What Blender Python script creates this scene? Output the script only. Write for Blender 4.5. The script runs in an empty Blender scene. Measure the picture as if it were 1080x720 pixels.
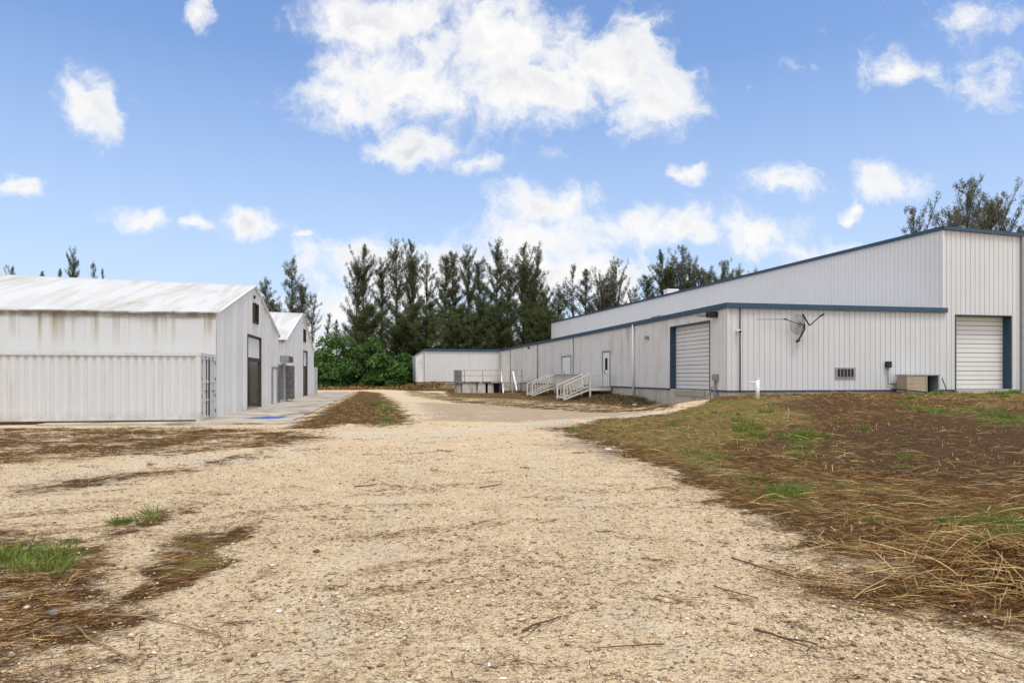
import bpy, math, random
import numpy as np
from mathutils import Matrix, Vector
random.seed(7); rng = np.random.default_rng(7)
S = bpy.context.scene; COL = S.collection
PI = math.pi

# ------------------------------------------------------------------ camera
CAM_Z, F, CX, HY = 1.70, 720.0, 540.0, 397.0      # photo is 1080x720, focal length in px
cam = bpy.data.cameras.new('camera'); cam.sensor_width = 36; cam.lens = 24.0
cam.shift_y = (HY-360)/1080.0; cam.clip_end = 5000; cam.clip_start = 0.05
co = bpy.data.objects.new('camera', cam); COL.objects.link(co)
co.location = (0, 0, CAM_Z); co.rotation_euler = (PI/2, 0, 0); S.camera = co

# ------------------------------------------------------------------ frames of the two sites
TW = math.atan2(.2039, .979); TT = math.atan2(.179, .9838)
def W(v, u, z=0.0): return (-.2039*u+.979*v, .979*u+.2039*v, z)
MW = Matrix.Rotation(TW, 4, 'Z'); MT = Matrix.Rotation(TT, 4, 'Z')

# ------------------------------------------------------------------ noise and terrain
def _hash(i, j, s): 
    n = (i*374761393 + j*668265263 + s*1442695041) & 0x7fffffff
    n = ((n ^ (n >> 13))*1274126177) & 0x7fffffff
    return ((n ^ (n >> 16)) & 0xffff)/65535.0
def vnoise(x, y, s=0):
    x = np.asarray(x, float); y = np.asarray(y, float)
    i = np.floor(x).astype(np.int64); j = np.floor(y).astype(np.int64)
    fx = x-i; fy = y-j; fx = fx*fx*(3-2*fx); fy = fy*fy*(3-2*fy)
    a = _hash(i, j, s); b = _hash(i+1, j, s); c = _hash(i, j+1, s); d = _hash(i+1, j+1, s)
    return (a*(1-fx)+b*fx)*(1-fy)+(c*(1-fx)+d*fx)*fy
def fbm(x, y, o=4, s=0):
    r = 0; a = .5; t = 0
    for k in range(o):
        r = r+a*vnoise(x*2**k+17.3*k, y*2**k-9.1*k, s+k); t += a; a *= .5
    return r/t
def ss(x, a, b):
    t = np.clip((np.asarray(x, float)-a)/(b-a), 0, 1); return t*t*(3-2*t)
def height(x, y, fine=True):
    x = np.asarray(x, float); y = np.asarray(y, float)
    v = .979*x+.2039*y; u = -.2039*x+.979*y
    h = .80*ss(u, 9, 30)*ss(v, 10, 19.5)*(1-ss(u, 31.0, 33.0)*(v < 22))
    h = h+.22*ss(u, 39.5, 43)*(1-ss(u, 62, 70))*ss(v, 14.2, 16.6)*(v < 22)
    h = h+.60*ss(u, 84, 90.5)*ss(v, 3, 7)
    h = h+.9*ss(y, 84, 108)*(1-ss(v, 3, 7))*(.3+1.0*fbm(x*.12, y*.12, 3, 5))
    vt = .9838*x+.179*y; ut = -.179*x+.9838*y
    flat = ss(vt, -2.2, -3.8)*ss(ut, 25, 27)
    flat = np.where(vt < -3.4, ss(ut, 22, 24.5), flat)
    if fine:
        n = .16*(fbm(x*.35, y*.35, 3, 11)-.5)+.05*(fbm(x*1.7, y*1.7, 3, 21)-.5)+.03*(fbm(x*6, y*6, 3, 31)-.5)
        h = h+n*(1-flat)*(.35+.65*ss(h, .02, .5)) + .015*(1-flat)
    return h*(1-flat)-.02*flat
def G(px, py):
    "point of the terrain that the photograph shows at px, py"
    dx, dz = (px-CX)/F, (HY-py)/F
    t = 2.0; prev = 2.0
    while t < 400:
        if CAM_Z+dz*t < float(height(dx*t, t, False)): break
        prev = t; t *= 1.01
    for _ in range(18):
        m = (prev+t)/2
        if CAM_Z+dz*m < float(height(dx*m, m, False)): t = m
        else: prev = m
    return (dx*t, t)

# ------------------------------------------------------------------ mesh builder
class MB:
    def __init__(s, xf=None): s.v = []; s.f = []; s.xf = xf
    def add(s, vs, fs):
        b = len(s.v)
        for p in vs: s.v.append(tuple(s.xf @ Vector(p)) if s.xf is not None else tuple(p))
        for f in fs: s.f.append([i+b for i in f])
        return s
    def box(s, x0, x1, y0, y1, z0, z1):
        if x0 > x1: x0, x1 = x1, x0
        if y0 > y1: y0, y1 = y1, y0
        if z0 > z1: z0, z1 = z1, z0
        return s.add([(x0,y0,z0),(x1,y0,z0),(x1,y1,z0),(x0,y1,z0),(x0,y0,z1),(x1,y0,z1),(x1,y1,z1),(x0,y1,z1)],
              [(0,3,2,1),(4,5,6,7),(0,1,5,4),(1,2,6,5),(2,3,7,6),(3,0,4,7)])
    def bar(s, a, b, w, h, up=(0,0,1)):
        a = Vector(a); b = Vector(b); d = (b-a).normalized(); u = Vector(up)
        if abs(d.dot(u)) > .98: u = Vector((1,0,0))
        r = d.cross(u).normalized(); t = r.cross(d).normalized(); vs = []
        for p in (a, b):
            for i, j in ((-1,-1),(1,-1),(1,1),(-1,1)): vs.append(p+r*i*w/2+t*j*h/2)
        return s.add(vs, [(0,1,2,3),(7,6,5,4),(0,4,5,1),(1,5,6,2),(2,6,7,3),(3,7,4,0)])
    def tube(s, pts, r, n=8, r2=None):
        pts = [Vector(p) for p in pts]; m = len(pts); vs = []; fs = []
        for k, p in enumerate(pts):
            d = (pts[min(k+1, m-1)]-pts[max(k-1, 0)]).normalized()
            u = Vector((0,0,1)) if abs(d.z) < .9 else Vector((1,0,0))
            a = d.cross(u).normalized(); b = d.cross(a)
            rr = r if r2 is None else r+(r2-r)*k/(m-1)
            for i in range(n):
                t = 2*PI*i/n; vs.append(p+(a*math.cos(t)+b*math.sin(t))*rr)
        for k in range(m-1):
            for i in range(n):
                j = (i+1) % n; fs.append((k*n+i, k*n+j, (k+1)*n+j, (k+1)*n+i))
        fs.append(tuple(range(n))[::-1]); fs.append(tuple(range((m-1)*n, m*n)))
        return s.add(vs, fs)
    def prism(s, poly, z0, z1):
        n = len(poly)
        zz1 = z1 if isinstance(z1, (list, tuple)) else [z1]*n
        vs = [(p[0], p[1], z0) for p in poly]+[(p[0], p[1], z) for p, z in zip(poly, zz1)]
        return s.add(vs, [tuple(range(n))[::-1], tuple(range(n, 2*n))]+[(i, (i+1) % n, n+(i+1) % n, n+i) for i in range(n)])
    def rib(s, a, b, out, z0, ztop, openings=(), pitch=.305, depth=.017, prof=None):
        "profiled sheet from a to b (2D), ribs towards out, cut round the openings (s0, s1, za, zb)"
        ax, ay = a; bx, by = b; L = math.hypot(bx-ax, by-ay); dx, dy = (bx-ax)/L, (by-ay)/L
        prof = prof or [(0,0),(.60,0),(.64,-1.0),(.69,-1.0),(.73,.7),(.88,.7),(.94,0)]
        zt = ztop if callable(ztop) else (lambda q: ztop)
        S_ = set([0.0, L])
        k = 0
        while k*pitch < L:
            for q, _ in prof:
                if k*pitch+q*pitch < L: S_.add(round(k*pitch+q*pitch, 5))
            k += 1
        for o in openings: S_.add(o[0]); S_.add(o[1])
        S_ = sorted(S_)
        qs = [p[0] for p in prof]+[1.0]; ds = [p[1] for p in prof]+[prof[0][1]]
        def off(q): return depth*float(np.interp((q/pitch) % 1.0, qs, ds))
        for s0, s1 in zip(S_[:-1], S_[1:]):
            if s1-s0 < 1e-4: continue
            m = (s0+s1)/2; iv = [(z0, None)]
            for o in openings:
                if o[0] <= m <= o[1]:
                    iv = [(z0, o[2]), (o[3], None)] if o[2] > z0+.01 else [(o[3], None)]
            for za, zb in iv:
                vs = []
                for q in (s0, s1):
                    e = off(q-1e-4 if q == s1 else q+1e-4); x = ax+dx*q+out[0]*e; y = ay+dy*q+out[1]*e
                    vs.append((x, y, za)); vs.append((x, y, zt(q) if zb is None else zb))
                s.add(vs, [(0, 2, 3, 1)])
        return s
    def obj(s, name, mat, parent=None, smooth=False, base=None, **tags):
        me = bpy.data.meshes.new(name); me.from_pydata(s.v, [], s.f); me.validate(); me.update()
        me.materials.append(mat)
        if smooth: me.polygons.foreach_set('use_smooth', [True]*len(me.polygons))
        o = bpy.data.objects.new(name, me); COL.objects.link(o)
        if parent is not None:
            M = wm(parent); me.transform(M.inverted()); o.parent = parent
        elif s.v:
            if base is None:
                a = np.array(s.v); base = ((a[:,0].min()+a[:,0].max())/2, (a[:,1].min()+a[:,1].max())/2, a[:,2].min())
            me.transform(Matrix.Translation(base).inverted()); o.location = base
        tag(o, **tags); return o
def wm(o):
    M = Matrix.Translation(o.location) @ o.rotation_euler.to_matrix().to_4x4() @ Matrix.Diagonal((*o.scale, 1))
    return (wm(o.parent) @ M) if o.parent else M
def tag(o, label=None, cat=None, group=None, kind=None):
    if label: o['label'] = label
    if cat: o['category'] = cat
    if group: o['group'] = group
    if kind: o['kind'] = kind
    return o
def empty(name, loc, rz=0, **t):
    o = bpy.data.objects.new(name, None); COL.objects.link(o); o.empty_display_size = .3
    o.location = loc; o.rotation_euler = (0, 0, rz); tag(o, **t); return o
def np_mesh(name, V, Fq, mat, smooth=False, base=(0,0,0)):
    me = bpy.data.meshes.new(name); n = len(V); m, k = Fq.shape
    me.vertices.add(n); me.vertices.foreach_set('co', np.ascontiguousarray(V-np.array(base), dtype=np.float32).ravel())
    me.loops.add(m*k); me.loops.foreach_set('vertex_index', Fq.astype(np.int32).ravel())
    me.polygons.add(m); me.polygons.foreach_set('loop_start', np.arange(0, m*k, k, dtype=np.int32))
    try: me.polygons.foreach_set('loop_total', np.full(m, k, dtype=np.int32))
    except Exception: pass
    if smooth: me.polygons.foreach_set('use_smooth', np.ones(m, dtype=bool))
    me.update(calc_edges=True); me.materials.append(mat); return me

# ------------------------------------------------------------------ materials
class NT:
    def __init__(s, name):
        s.m = bpy.data.materials.new(name); s.m.use_nodes = True; s.t = s.m.node_tree
        s.b = s.t.nodes['Principled BSDF']; s.b.inputs['Specular IOR Level'].default_value = .3
    def n(s, ty, **kw):
        nd = s.t.nodes.new(ty)
        for k, v in kw.items(): setattr(nd, k, v)
        return nd
    def l(s, a, b): s.t.links.new(a, b)
    def val(s, sock, x):
        if hasattr(x, 'is_linked'): s.l(x, sock)
        else:
            if isinstance(x, (tuple, list)) and len(x) == 3 and sock.type == 'RGBA': x = (*x, 1)
            sock.default_value = x
    def pos(s, scale=(1,1,1), rot=0):
        if not hasattr(s, 'g'): s.g = s.n('ShaderNodeNewGeometry')
        mp = s.n('ShaderNodeMapping'); s.l(s.g.outputs['Position'], mp.inputs[0])
        mp.inputs['Scale'].default_value = scale; mp.inputs['Rotation'].default_value = (0, 0, rot); return mp.outputs[0]
    def noise(s, scale=1, detail=4, rough=.5, vec=None, dist=0, col=False):
        nd = s.n('ShaderNodeTexNoise'); nd.inputs['Scale'].default_value = scale; nd.inputs['Detail'].default_value = detail
        nd.inputs['Roughness'].default_value = rough; nd.inputs['Distortion'].default_value = dist
        s.l(vec if vec is not None else s.pos(), nd.inputs['Vector']); return nd.outputs['Color' if col else 'Fac']
    def vor(s, scale, vec=None, feat='F1', out='Distance', rnd=1):
        nd = s.n('ShaderNodeTexVoronoi', feature=feat); nd.inputs['Scale'].default_value = scale; nd.inputs['Randomness'].default_value = rnd
        s.l(vec if vec is not None else s.pos(), nd.inputs['Vector']); return nd.outputs[out]
    def rng(s, x, a, b, c=0, d=1, smooth=False):
        nd = s.n('ShaderNodeMapRange'); nd.clamp = True
        if smooth: nd.interpolation_type = 'SMOOTHSTEP'
        s.val(nd.inputs[0], x)
        for i, q in enumerate((a, b, c, d)): s.val(nd.inputs[i+1], q)
        return nd.outputs[0]
    def math(s, op, a, b=0.0, c=None, clamp=False):
        nd = s.n('ShaderNodeMath', operation=op); nd.use_clamp = clamp; s.val(nd.inputs[0], a); s.val(nd.inputs[1], b)
        if c is not None: s.val(nd.inputs[2], c)
        return nd.outputs[0]
    def mix(s, f, a, b, mode='MIX'):
        nd = s.n('ShaderNodeMix', data_type='RGBA', blend_type=mode); s.val(nd.inputs[0], f)
        s.val(nd.inputs[6], a); s.val(nd.inputs[7], b); return nd.outputs[2]
    def ramp(s, x, stops):
        nd = s.n('ShaderNodeValToRGB'); s.l(x, nd.inputs[0]); e = nd.color_ramp.elements
        while len(e) < len(stops): e.new(.5)
        for k, (p, c) in enumerate(stops): e[k].position = p; e[k].color = (*c, 1)
        return nd.outputs[0]
    def attr(s, name):
        nd = s.n('ShaderNodeAttribute'); nd.attribute_name = name; return nd.outputs['Fac']
    def island(s):
        if not hasattr(s, 'g'): s.g = s.n('ShaderNodeNewGeometry')
        return s.g.outputs['Random Per Island']
    def sep(s):
        if not hasattr(s, 'g'): s.g = s.n('ShaderNodeNewGeometry')
        nd = s.n('ShaderNodeSeparateXYZ'); s.l(s.g.outputs['Position'], nd.inputs[0]); return nd.outputs
    def bump(s, h, strength=.3, dist=.02):
        nd = s.n('ShaderNodeBump'); nd.inputs['Strength'].default_value = strength; nd.inputs['Distance'].default_value = dist
        s.l(h, nd.inputs['Height']); s.l(nd.outputs[0], s.b.inputs['Normal'])
    def out(s, col, rough=.8, metal=0.0):
        s.val(s.b.inputs['Base Color'], col); s.val(s.b.inputs['Roughness'], rough); s.val(s.b.inputs['Metallic'], metal); return s.m

def painted(name, c, dirt=(.3,.25,.18), amount=.35, streak=2.2, rough=.55, zlo=None, bumpy=.1):
    n = NT(name)
    st = n.noise(1, 5, .6, n.pos((streak, streak, .22)))
    bl = n.noise(.7, 5, .6)
    m = n.math('MULTIPLY', n.rng(st, .45, .75), n.rng(bl, .35, .7))
    col = n.mix(n.math('MULTIPLY', m, amount), c, dirt)
    col = n.mix(n.rng(n.noise(.25, 3), .35, .65, 0, .12), col, tuple(q*.75 for q in c))
    fine = n.noise(14, 4, .6)
    col = n.mix(n.rng(fine, .62, .78, 0, amount*.6), col, dirt)
    if zlo is not None:
        z = n.sep()[2]
        low = n.math('MULTIPLY', n.rng(z, zlo, zlo+.55, 1, 0), n.rng(n.noise(3, 5, .6), .35, .65, .1, 1))
        col = n.mix(n.math('MULTIPLY', low, .6), col, dirt)
    n.bump(n.noise(6, 4), bumpy, .02)
    return n.out(col, rough)
def simple(name, c, rough=.6, metal=0, var=.25, scale=8):
    n = NT(name); col = n.mix(n.rng(n.noise(scale, 5, .6), .35, .7), c, tuple(q*(1-var) for q in c))
    n.bump(n.noise(scale*3, 4), .12, .01); return n.out(col, rough, metal)

M = {}
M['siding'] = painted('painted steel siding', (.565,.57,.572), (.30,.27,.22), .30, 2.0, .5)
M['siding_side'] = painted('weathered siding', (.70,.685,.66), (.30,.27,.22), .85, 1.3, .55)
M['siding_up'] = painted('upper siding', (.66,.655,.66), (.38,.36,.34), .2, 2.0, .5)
M['trim'] = simple('blue painted trim', (.035,.075,.125), .45, 0, .3, 3)
M['trimdark'] = simple('dark blue sill strip', (.05,.06,.08), .6, 0, .3, 3)
M['concrete'] = painted('stained concrete', (.52,.48,.42), (.10,.08,.06), .9, 2.2, .9, .0, .4)
n = NT('dock concrete with rust drips'); st = n.noise(1, 4, .6, n.pos((2.6, 2.6, .18))); z_ = n.sep()[2]
c_ = n.mix(n.rng(n.noise(3, 5, .6), .35, .65), (.58,.56,.51), (.42,.39,.34))
c_ = n.mix(n.math('MULTIPLY', n.rng(st, .44, .58), n.rng(z_, -.4, .9, .25, 1)), c_, (.05,.035,.025))
c_ = n.mix(n.math('MULTIPLY', n.rng(z_, .75, 1.1), n.rng(n.noise(2.5, 5, .7), .38, .55)), c_, (.09,.05,.03))
M['dockwall'] = n.out(c_, .9)
M['door'] = painted('overhead door panels', (.70,.69,.67), (.35,.31,.26), .25, 1.0, .5)
M['white'] = painted('white paint', (.76,.76,.75), (.3,.25,.2), .25, 2, .5)
M['black'] = simple('black plastic', (.02,.02,.022), .5)
M['glass'] = simple('dark glass', (.015,.018,.02), .15)
M['grey'] = simple('grey metal', (.32,.32,.33), .5, .3)
M['leafgrey'] = simple('weathered grey door', (.17,.165,.155), .8, 0, .5, 3)
M['galv'] = simple('galvanised rail', (.20,.20,.20), .5, .5)
M['wood'] = painted('weathered wood', (.58,.55,.48), (.22,.18,.13), .5, 3, .85)
M['deckwood'] = painted('grey deck boards', (.36,.33,.28), (.15,.12,.09), .5, 3, .9)
M['bark'] = simple('bark', (.10,.075,.055), .95, 0, .5, 4)
M['rust'] = simple('rusty steel', (.16,.08,.04), .9, 0, .5, 10)
M['ply'] = painted('worn plywood', (.40,.31,.22), (.10,.07,.045), .9, 4, .85)
M['pipewhite'] = simple('white pvc', (.8,.8,.78), .4, 0, .1)
M['tarp'] = simple('blue tarpaulin', (.04,.12,.42), .4, 0, .4, 6)
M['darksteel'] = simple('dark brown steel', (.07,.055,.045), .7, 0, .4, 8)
M['interior'] = simple('dim interior lining', (.50,.37,.25), .95, 0, .3, 2)
M['roofsheet'] = simple('pale roof sheet', (.5,.5,.5), .5)

def container_mat():
    n = NT('container white paint'); c = (.56,.565,.567)
    st = n.noise(1, 5, .65, n.pos((5, 5, .35))); bl = n.noise(.8, 4, .6)
    col = n.mix(n.math('MULTIPLY', n.rng(st, .5, .75), n.rng(bl, .4, .7, .1, .6)), c, (.36,.32,.24))
    r = n.math('MULTIPLY', n.rng(n.noise(5, 6, .7), .60, .68), .8)
    z = n.sep()[2]
    edge = n.math('ADD', n.rng(z, .0, .35, 1, .12), n.rng(z, 2.35, 2.6, 0, .5))
    col = n.mix(n.math('MULTIPLY', r, edge, clamp=True), col, (.12,.055,.025))
    low = n.math('MULTIPLY', n.rng(z, .05, .5, .7, 0), n.rng(n.noise(2.5, 5, .6), .35, .65))
    col = n.mix(low, col, (.34,.27,.17))
    n.bump(n.noise(4, 4), .15, .03); return n.out(col, .55)
M['container'] = container_mat()

def fabric_mat(kind):
    n = NT('tent fabric '+kind); c = {'roof': (.72,.72,.70), 'side': (.63,.63,.615), 'gable': (.90,.90,.89)}[kind]
    if kind == 'roof':
        p = n.pos((1,1,1), -TT)
        mp = n.n('ShaderNodeMapping'); n.l(p, mp.inputs[0]); mp.inputs['Scale'].default_value = (1.5, .18, .18)
        s1 = n.noise(1, 6, .62, mp.outputs[0], .6); b = n.noise(.35, 4, .6)
        col = n.mix(n.math('MULTIPLY', n.rng(s1, .44, .68), n.rng(b, .3, .65, .3, .95)), c, (.47,.43,.33))
        fine = n.noise(9, 5, .65)
        col = n.mix(n.rng(fine, .5, .75, 0, .22), col, (.46,.42,.33))
    elif kind == 'side':
        st = n.noise(1, 4, .6, n.pos((3.2, 3.2, .03))); z = n.sep()[2]
        top = n.rng(z, 2.9, 4.0, .12, 1)
        col = n.mix(n.math('MULTIPLY', n.math('MULTIPLY', n.rng(st, .50, .68), n.rng(n.noise(.5, 2), .3, .5)), top), c, (.30,.25,.13))
        band = n.math('MULTIPLY', n.rng(z, 3.98, 4.12, 0, 1), n.rng(n.noise(1.2, 5, .7), .35, .6, .2, 1))
        col = n.mix(n.math('MULTIPLY', band, .8), col, (.18,.13,.08))
    else:
        st = n.noise(1, 4, .6, n.pos((2.2, 2.2, .07))); z = n.sep()[2]
        col = n.mix(n.rng(st, .45, .8, 0, .35), c, (.62,.60,.57))
        low = n.math('MULTIPLY', n.rng(z, .0, .8, .35, 0), n.rng(n.noise(2.5, 5, .6), .35, .65))
        col = n.mix(low, col, (.40,.35,.28))
    n.bump(n.noise(1.2, 3), .35, .1); n.out(col, .6)
    tr = n.n('ShaderNodeBsdfTranslucent'); n.l(col, tr.inputs[0]); mx = n.n('ShaderNodeMixShader'); mx.inputs[0].default_value = .22
    n.l(n.b.outputs[0], mx.inputs[1]); n.l(tr.outputs[0], mx.inputs[2]); n.l(mx.outputs[0], n.t.nodes['Material Output'].inputs[0]); return n.m
for k in ('roof', 'side', 'gable'): M['fabric_'+k] = fabric_mat(k)

def leaf_mat(name, c1, c2, c3, trans=.25):
    n = NT(name); i = n.island()
    col = n.ramp(i, [(0, c1), (.5, c2), (1, c3)])
    col = n.mix(n.rng(n.noise(.35, 3), .35, .65, 0, .5), col, tuple(q*.6 for q in c2))
    n.out(col, .7)
    tr = n.n('ShaderNodeBsdfTranslucent'); n.l(col, tr.inputs[0]); mx = n.n('ShaderNodeMixShader'); mx.inputs[0].default_value = trans
    n.l(n.b.outputs[0], mx.inputs[1]); n.l(tr.outputs[0], mx.inputs[2])
    n.l(mx.outputs[0], n.t.nodes['Material Output'].inputs[0]); return n.m
M['pine'] = leaf_mat('pine needles', (.028,.038,.016), (.065,.08,.030), (.15,.17,.062))
M['pine2'] = leaf_mat('greyer pine needles', (.06,.066,.040), (.12,.126,.078), (.20,.20,.13))
M['bush'] = leaf_mat('broad leaves', (.018,.05,.012), (.06,.145,.025), (.17,.28,.07))
M['grass'] = leaf_mat('green grass', (.08,.13,.02), (.16,.25,.035), (.38,.37,.11), .35)
M['pine3'] = leaf_mat('olive young needles', (.035,.052,.016), (.08,.105,.032), (.18,.21,.065))

def straw_mat(name, stops):
    n = NT(name); n.b.inputs['Specular IOR Level'].default_value = .08; col = n.ramp(n.island(), stops); return n.out(col, .8)
M['straw'] = straw_mat('dry straw', [(0,(.035,.018,.008)),(.35,(.11,.05,.018)),(.7,(.26,.135,.045)),(1,(.56,.38,.17))])
M['brush'] = straw_mat('dead brush', [(0,(.03,.02,.011)),(.4,(.10,.065,.034)),(.75,(.14,.13,.045)),(1,(.34,.25,.12))])
M['strawlight'] = straw_mat('pale straw', [(0,(.12,.065,.022)),(.5,(.34,.21,.08)),(1,(.66,.50,.25))])
M['twig'] = straw_mat('dark twigs', [(0,(.05,.03,.016)),(.6,(.13,.075,.035)),(1,(.30,.19,.09))])
M['stone'] = straw_mat('limestone chips', [(0,(.13,.085,.05)),(.3,(.36,.25,.15)),(.8,(.62,.48,.32)),(1,(.78,.68,.54))])
M['stalk'] = simple('dry stalk', (.34,.22,.10), .8, 0, .4, 12)
M['twigdark'] = simple('brown twig', (.13,.075,.035), .85, 0, .4, 12)
M['paper'] = simple('white scrap', (.8,.8,.82), .6, 0, .1, 20)

# ------------------------------------------------------------------ ground zones (outlines read off the photograph, laid on the terrain)
Z = {
 'mulch': [(1.0, [(470,412),(545,411),(600,414),(660,414),(716,427),(700,432),(640,427),(560,422),(470,419)]), (1.0, [(588,453),(640,472),(690,495),(735,515),(790,546),(850,563),(885,588),(960,600),(925,612),(903,626),(930,640),(1010,645),(1080,670),(1300,740),(1500,560),(1300,430),(1130,411),(800,413),(770,417),(745,427),(700,437),(640,441)]),
           (.55, [(430,411),(480,416),(560,421),(620,424),(715,430),(690,435),(640,436),(560,431),(470,424),(425,416)]),
           (.85, [(330,402),(440,401),(446,410),(425,412),(400,410),(375,411),(345,409)]),
           (.85, [(378,412),(400,414),(418,424),(430,440),(432,448),(400,451),(370,447),(330,452),(296,453),(312,446),(345,430)]),
           (.55, [(-200,453),(0,451),(210,450),(330,456),(350,463),(320,470),(250,476),(120,484),(60,490),(0,492),(-200,500)]),
           (.72, [(160,590),(200,564),(240,560),(272,553),(276,566),(230,580),(243,600),(190,622),(155,634),(140,638),(100,655),(60,665),(100,645),(150,622)]),
           (.58, [(-300,575),(0,560),(60,562),(110,570),(125,590),(100,640),(170,650),(110,676),(60,700),(0,722),(-300,800)]),
           (.65, [(95,568),(150,548),(215,533),(217,540),(150,562),(100,577)]),
           (.5, [(0,520),(60,508),(200,490),(300,470),(304,474),(200,498),(60,520),(0,530)]),
           (.5, [(820,600),(1000,596),(1100,600),(1100,640),(960,606),(840,606)])],
 'green': [(.9, [(-60,590),(0,583),(60,570),(94,573),(88,602),(60,622),(20,602),(0,608)]), (.6, [(108,554),(150,541),(180,538),(172,552),(120,561)]),
           (.7, [(393,426),(408,418),(420,426),(428,442),(420,451),(396,449)]), (.45, [(360,404),(395,402),(400,409),(370,410)])]+
          [(w, [(x+a*math.cos(t*PI/5), y+b*math.sin(t*PI/5)) for t in range(10)]) for (x, y, a, b, w) in
           [(790,457,26,11,.9),(850,462,24,6,.9),(838,479,24,7,.9),(740,487,16,8,.8),(885,477,12,8,.6),(822,523,24,8,.9),(786,514,20,9,.7),
            (930,540,26,12,.7),(1062,565,46,22,1.),(1012,552,24,10,.8),(960,421,24,6,.8),(1004,433,44,6,.8),(1062,443,34,8,1.),(1040,414,70,5,.9),
            (780,425,40,6,.5),(700,450,40,10,.4),(640,455,30,6,.35),(1060,545,60,10,.5),(880,515,40,10,.35),(760,440,60,8,.4)]],
 'olive': [(.9, [(600,455),(640,442),(700,438),(740,428),(775,420),(850,418),(860,440),(820,455),(760,470),(780,500),(830,530),(760,510),(690,480),(640,466)]), (.8, [(890,410),(1100,408),(1300,410),(1300,430),(1080,424),(960,420)]),
           (.6, [(800,500),(900,505),(1000,520),(1100,540),(1100,580),(980,560),(880,545),(820,525)]), (.7, [(940,430),(1100,425),(1100,440),(1000,446)]), (.7, [(165,575),(230,562),(240,590),(190,610)]), (.5, [(430,413),(560,422),(560,428),(430,416)])],
 'dark':  [(.9, [(800,470),(880,446),(960,440),(1080,428),(1300,440),(1300,560),(1080,520),(960,505),(880,492)]), (.6, [(780,430),(900,420),(950,430),(880,440)]),
           (.95, [(545,413),(600,416),(660,416),(712,426),(700,431),(640,425),(560,420)]),  # dark debris along the deck, with the shade beneath it painted in
           (.5, [(0,452),(230,449),(228,453),(0,457)])],
 'grey':  [(.9, [(548,449),(600,444),(640,462),(690,488),(760,516),(690,502),(620,478),(560,470),(600,462)]), (1., [(435,424),(560,428),(680,436),(560,447),(450,444)]),
           (.6, [(810,552),(860,556),(850,566),(800,562)]), (.45, [(40,600),(90,605),(80,630),(40,640),(10,625)])],
 'pale':  [(.42, [(432,468),(466,468),(372,724),(250,724)]), (.42, [(548,470),(574,470),(800,724),(680,724)]), (1., [(450,456),(560,445),(640,439),(712,430),(712,434),(650,443),(560,452),(450,464)]), (.6, [(0,500),(120,488),(330,470),(330,480),(160,505),(0,550)]),
           (.7, [(345,455),(470,452),(470,462),(340,462)]), (.8,[(352,436),(395,433),(398,440),(350,444)]), (.6,[(400,404),(425,412),(470,440),(430,440),(420,420)])],
}
def _poly_sdf(P, x, y):
    n = len(P); d2 = np.full(x.shape, 1e18); ins = np.zeros(x.shape, bool)
    for i in range(n):
        (ax, ay), (bx, by) = P[i], P[(i+1) % n]
        ex, ey = bx-ax, by-ay; wx, wy = x-ax, y-ay
        t = np.clip((wx*ex+wy*ey)/(ex*ex+ey*ey+1e-12), 0, 1)
        d2 = np.minimum(d2, (wx-ex*t)**2+(wy-ey*t)**2)
        c = ((ay > y) != (by > y)) & (x < (bx-ax)*(y-ay)/((by-ay) if by != ay else 1e-9)+ax)
        ins ^= c
    return np.where(ins, 1, -1)*np.sqrt(d2)
for k in Z: Z[k] = [(w, [G(*p) for p in P]) for w, P in Z[k]]
def zone(k, x, y):
    r = np.zeros(x.shape)
    for w, P in Z[k]:
        cy = sum(p[1] for p in P)/len(P)
        ext = max(p[1] for p in P)-min(p[1] for p in P)
        soft = min(.035*cy+.05, .22*ext+.05) if ext < 15 else .9
        r = np.maximum(r, w*ss(_poly_sdf(P, x, y), -soft, soft))
    return r

def spaced(a, b, d0, g, lim):
    r = [a]; d = d0
    while r[-1] < b:
        r.append(r[-1]+d)
        if r[-1] > lim: d *= g
    return r
xs = spaced(0, 900, .07, 1.045, 5.0); xs = np.array([-q for q in xs[:0:-1]]+xs)
ys = [-600,-300,-150,-80,-40,-20,-10,-5,-2,0,1,1.6]; d = .04
while ys[-1] < 1500: ys.append(ys[-1]+d); d = min(d*1.0125, 50) if ys[-1] < 120 else d*1.2
ys = np.array(ys)
X, Y = np.meshgrid(xs, ys); nx, ny = len(xs), len(ys)
Hh = height(X, Y); V = np.stack([X, Y, Hh], -1).reshape(-1, 3)
idx = np.arange(nx*ny).reshape(ny, nx)
Fq = np.stack([idx[:-1,:-1], idx[:-1,1:], idx[1:,1:], idx[1:,:-1]], -1).reshape(-1, 4)

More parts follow.
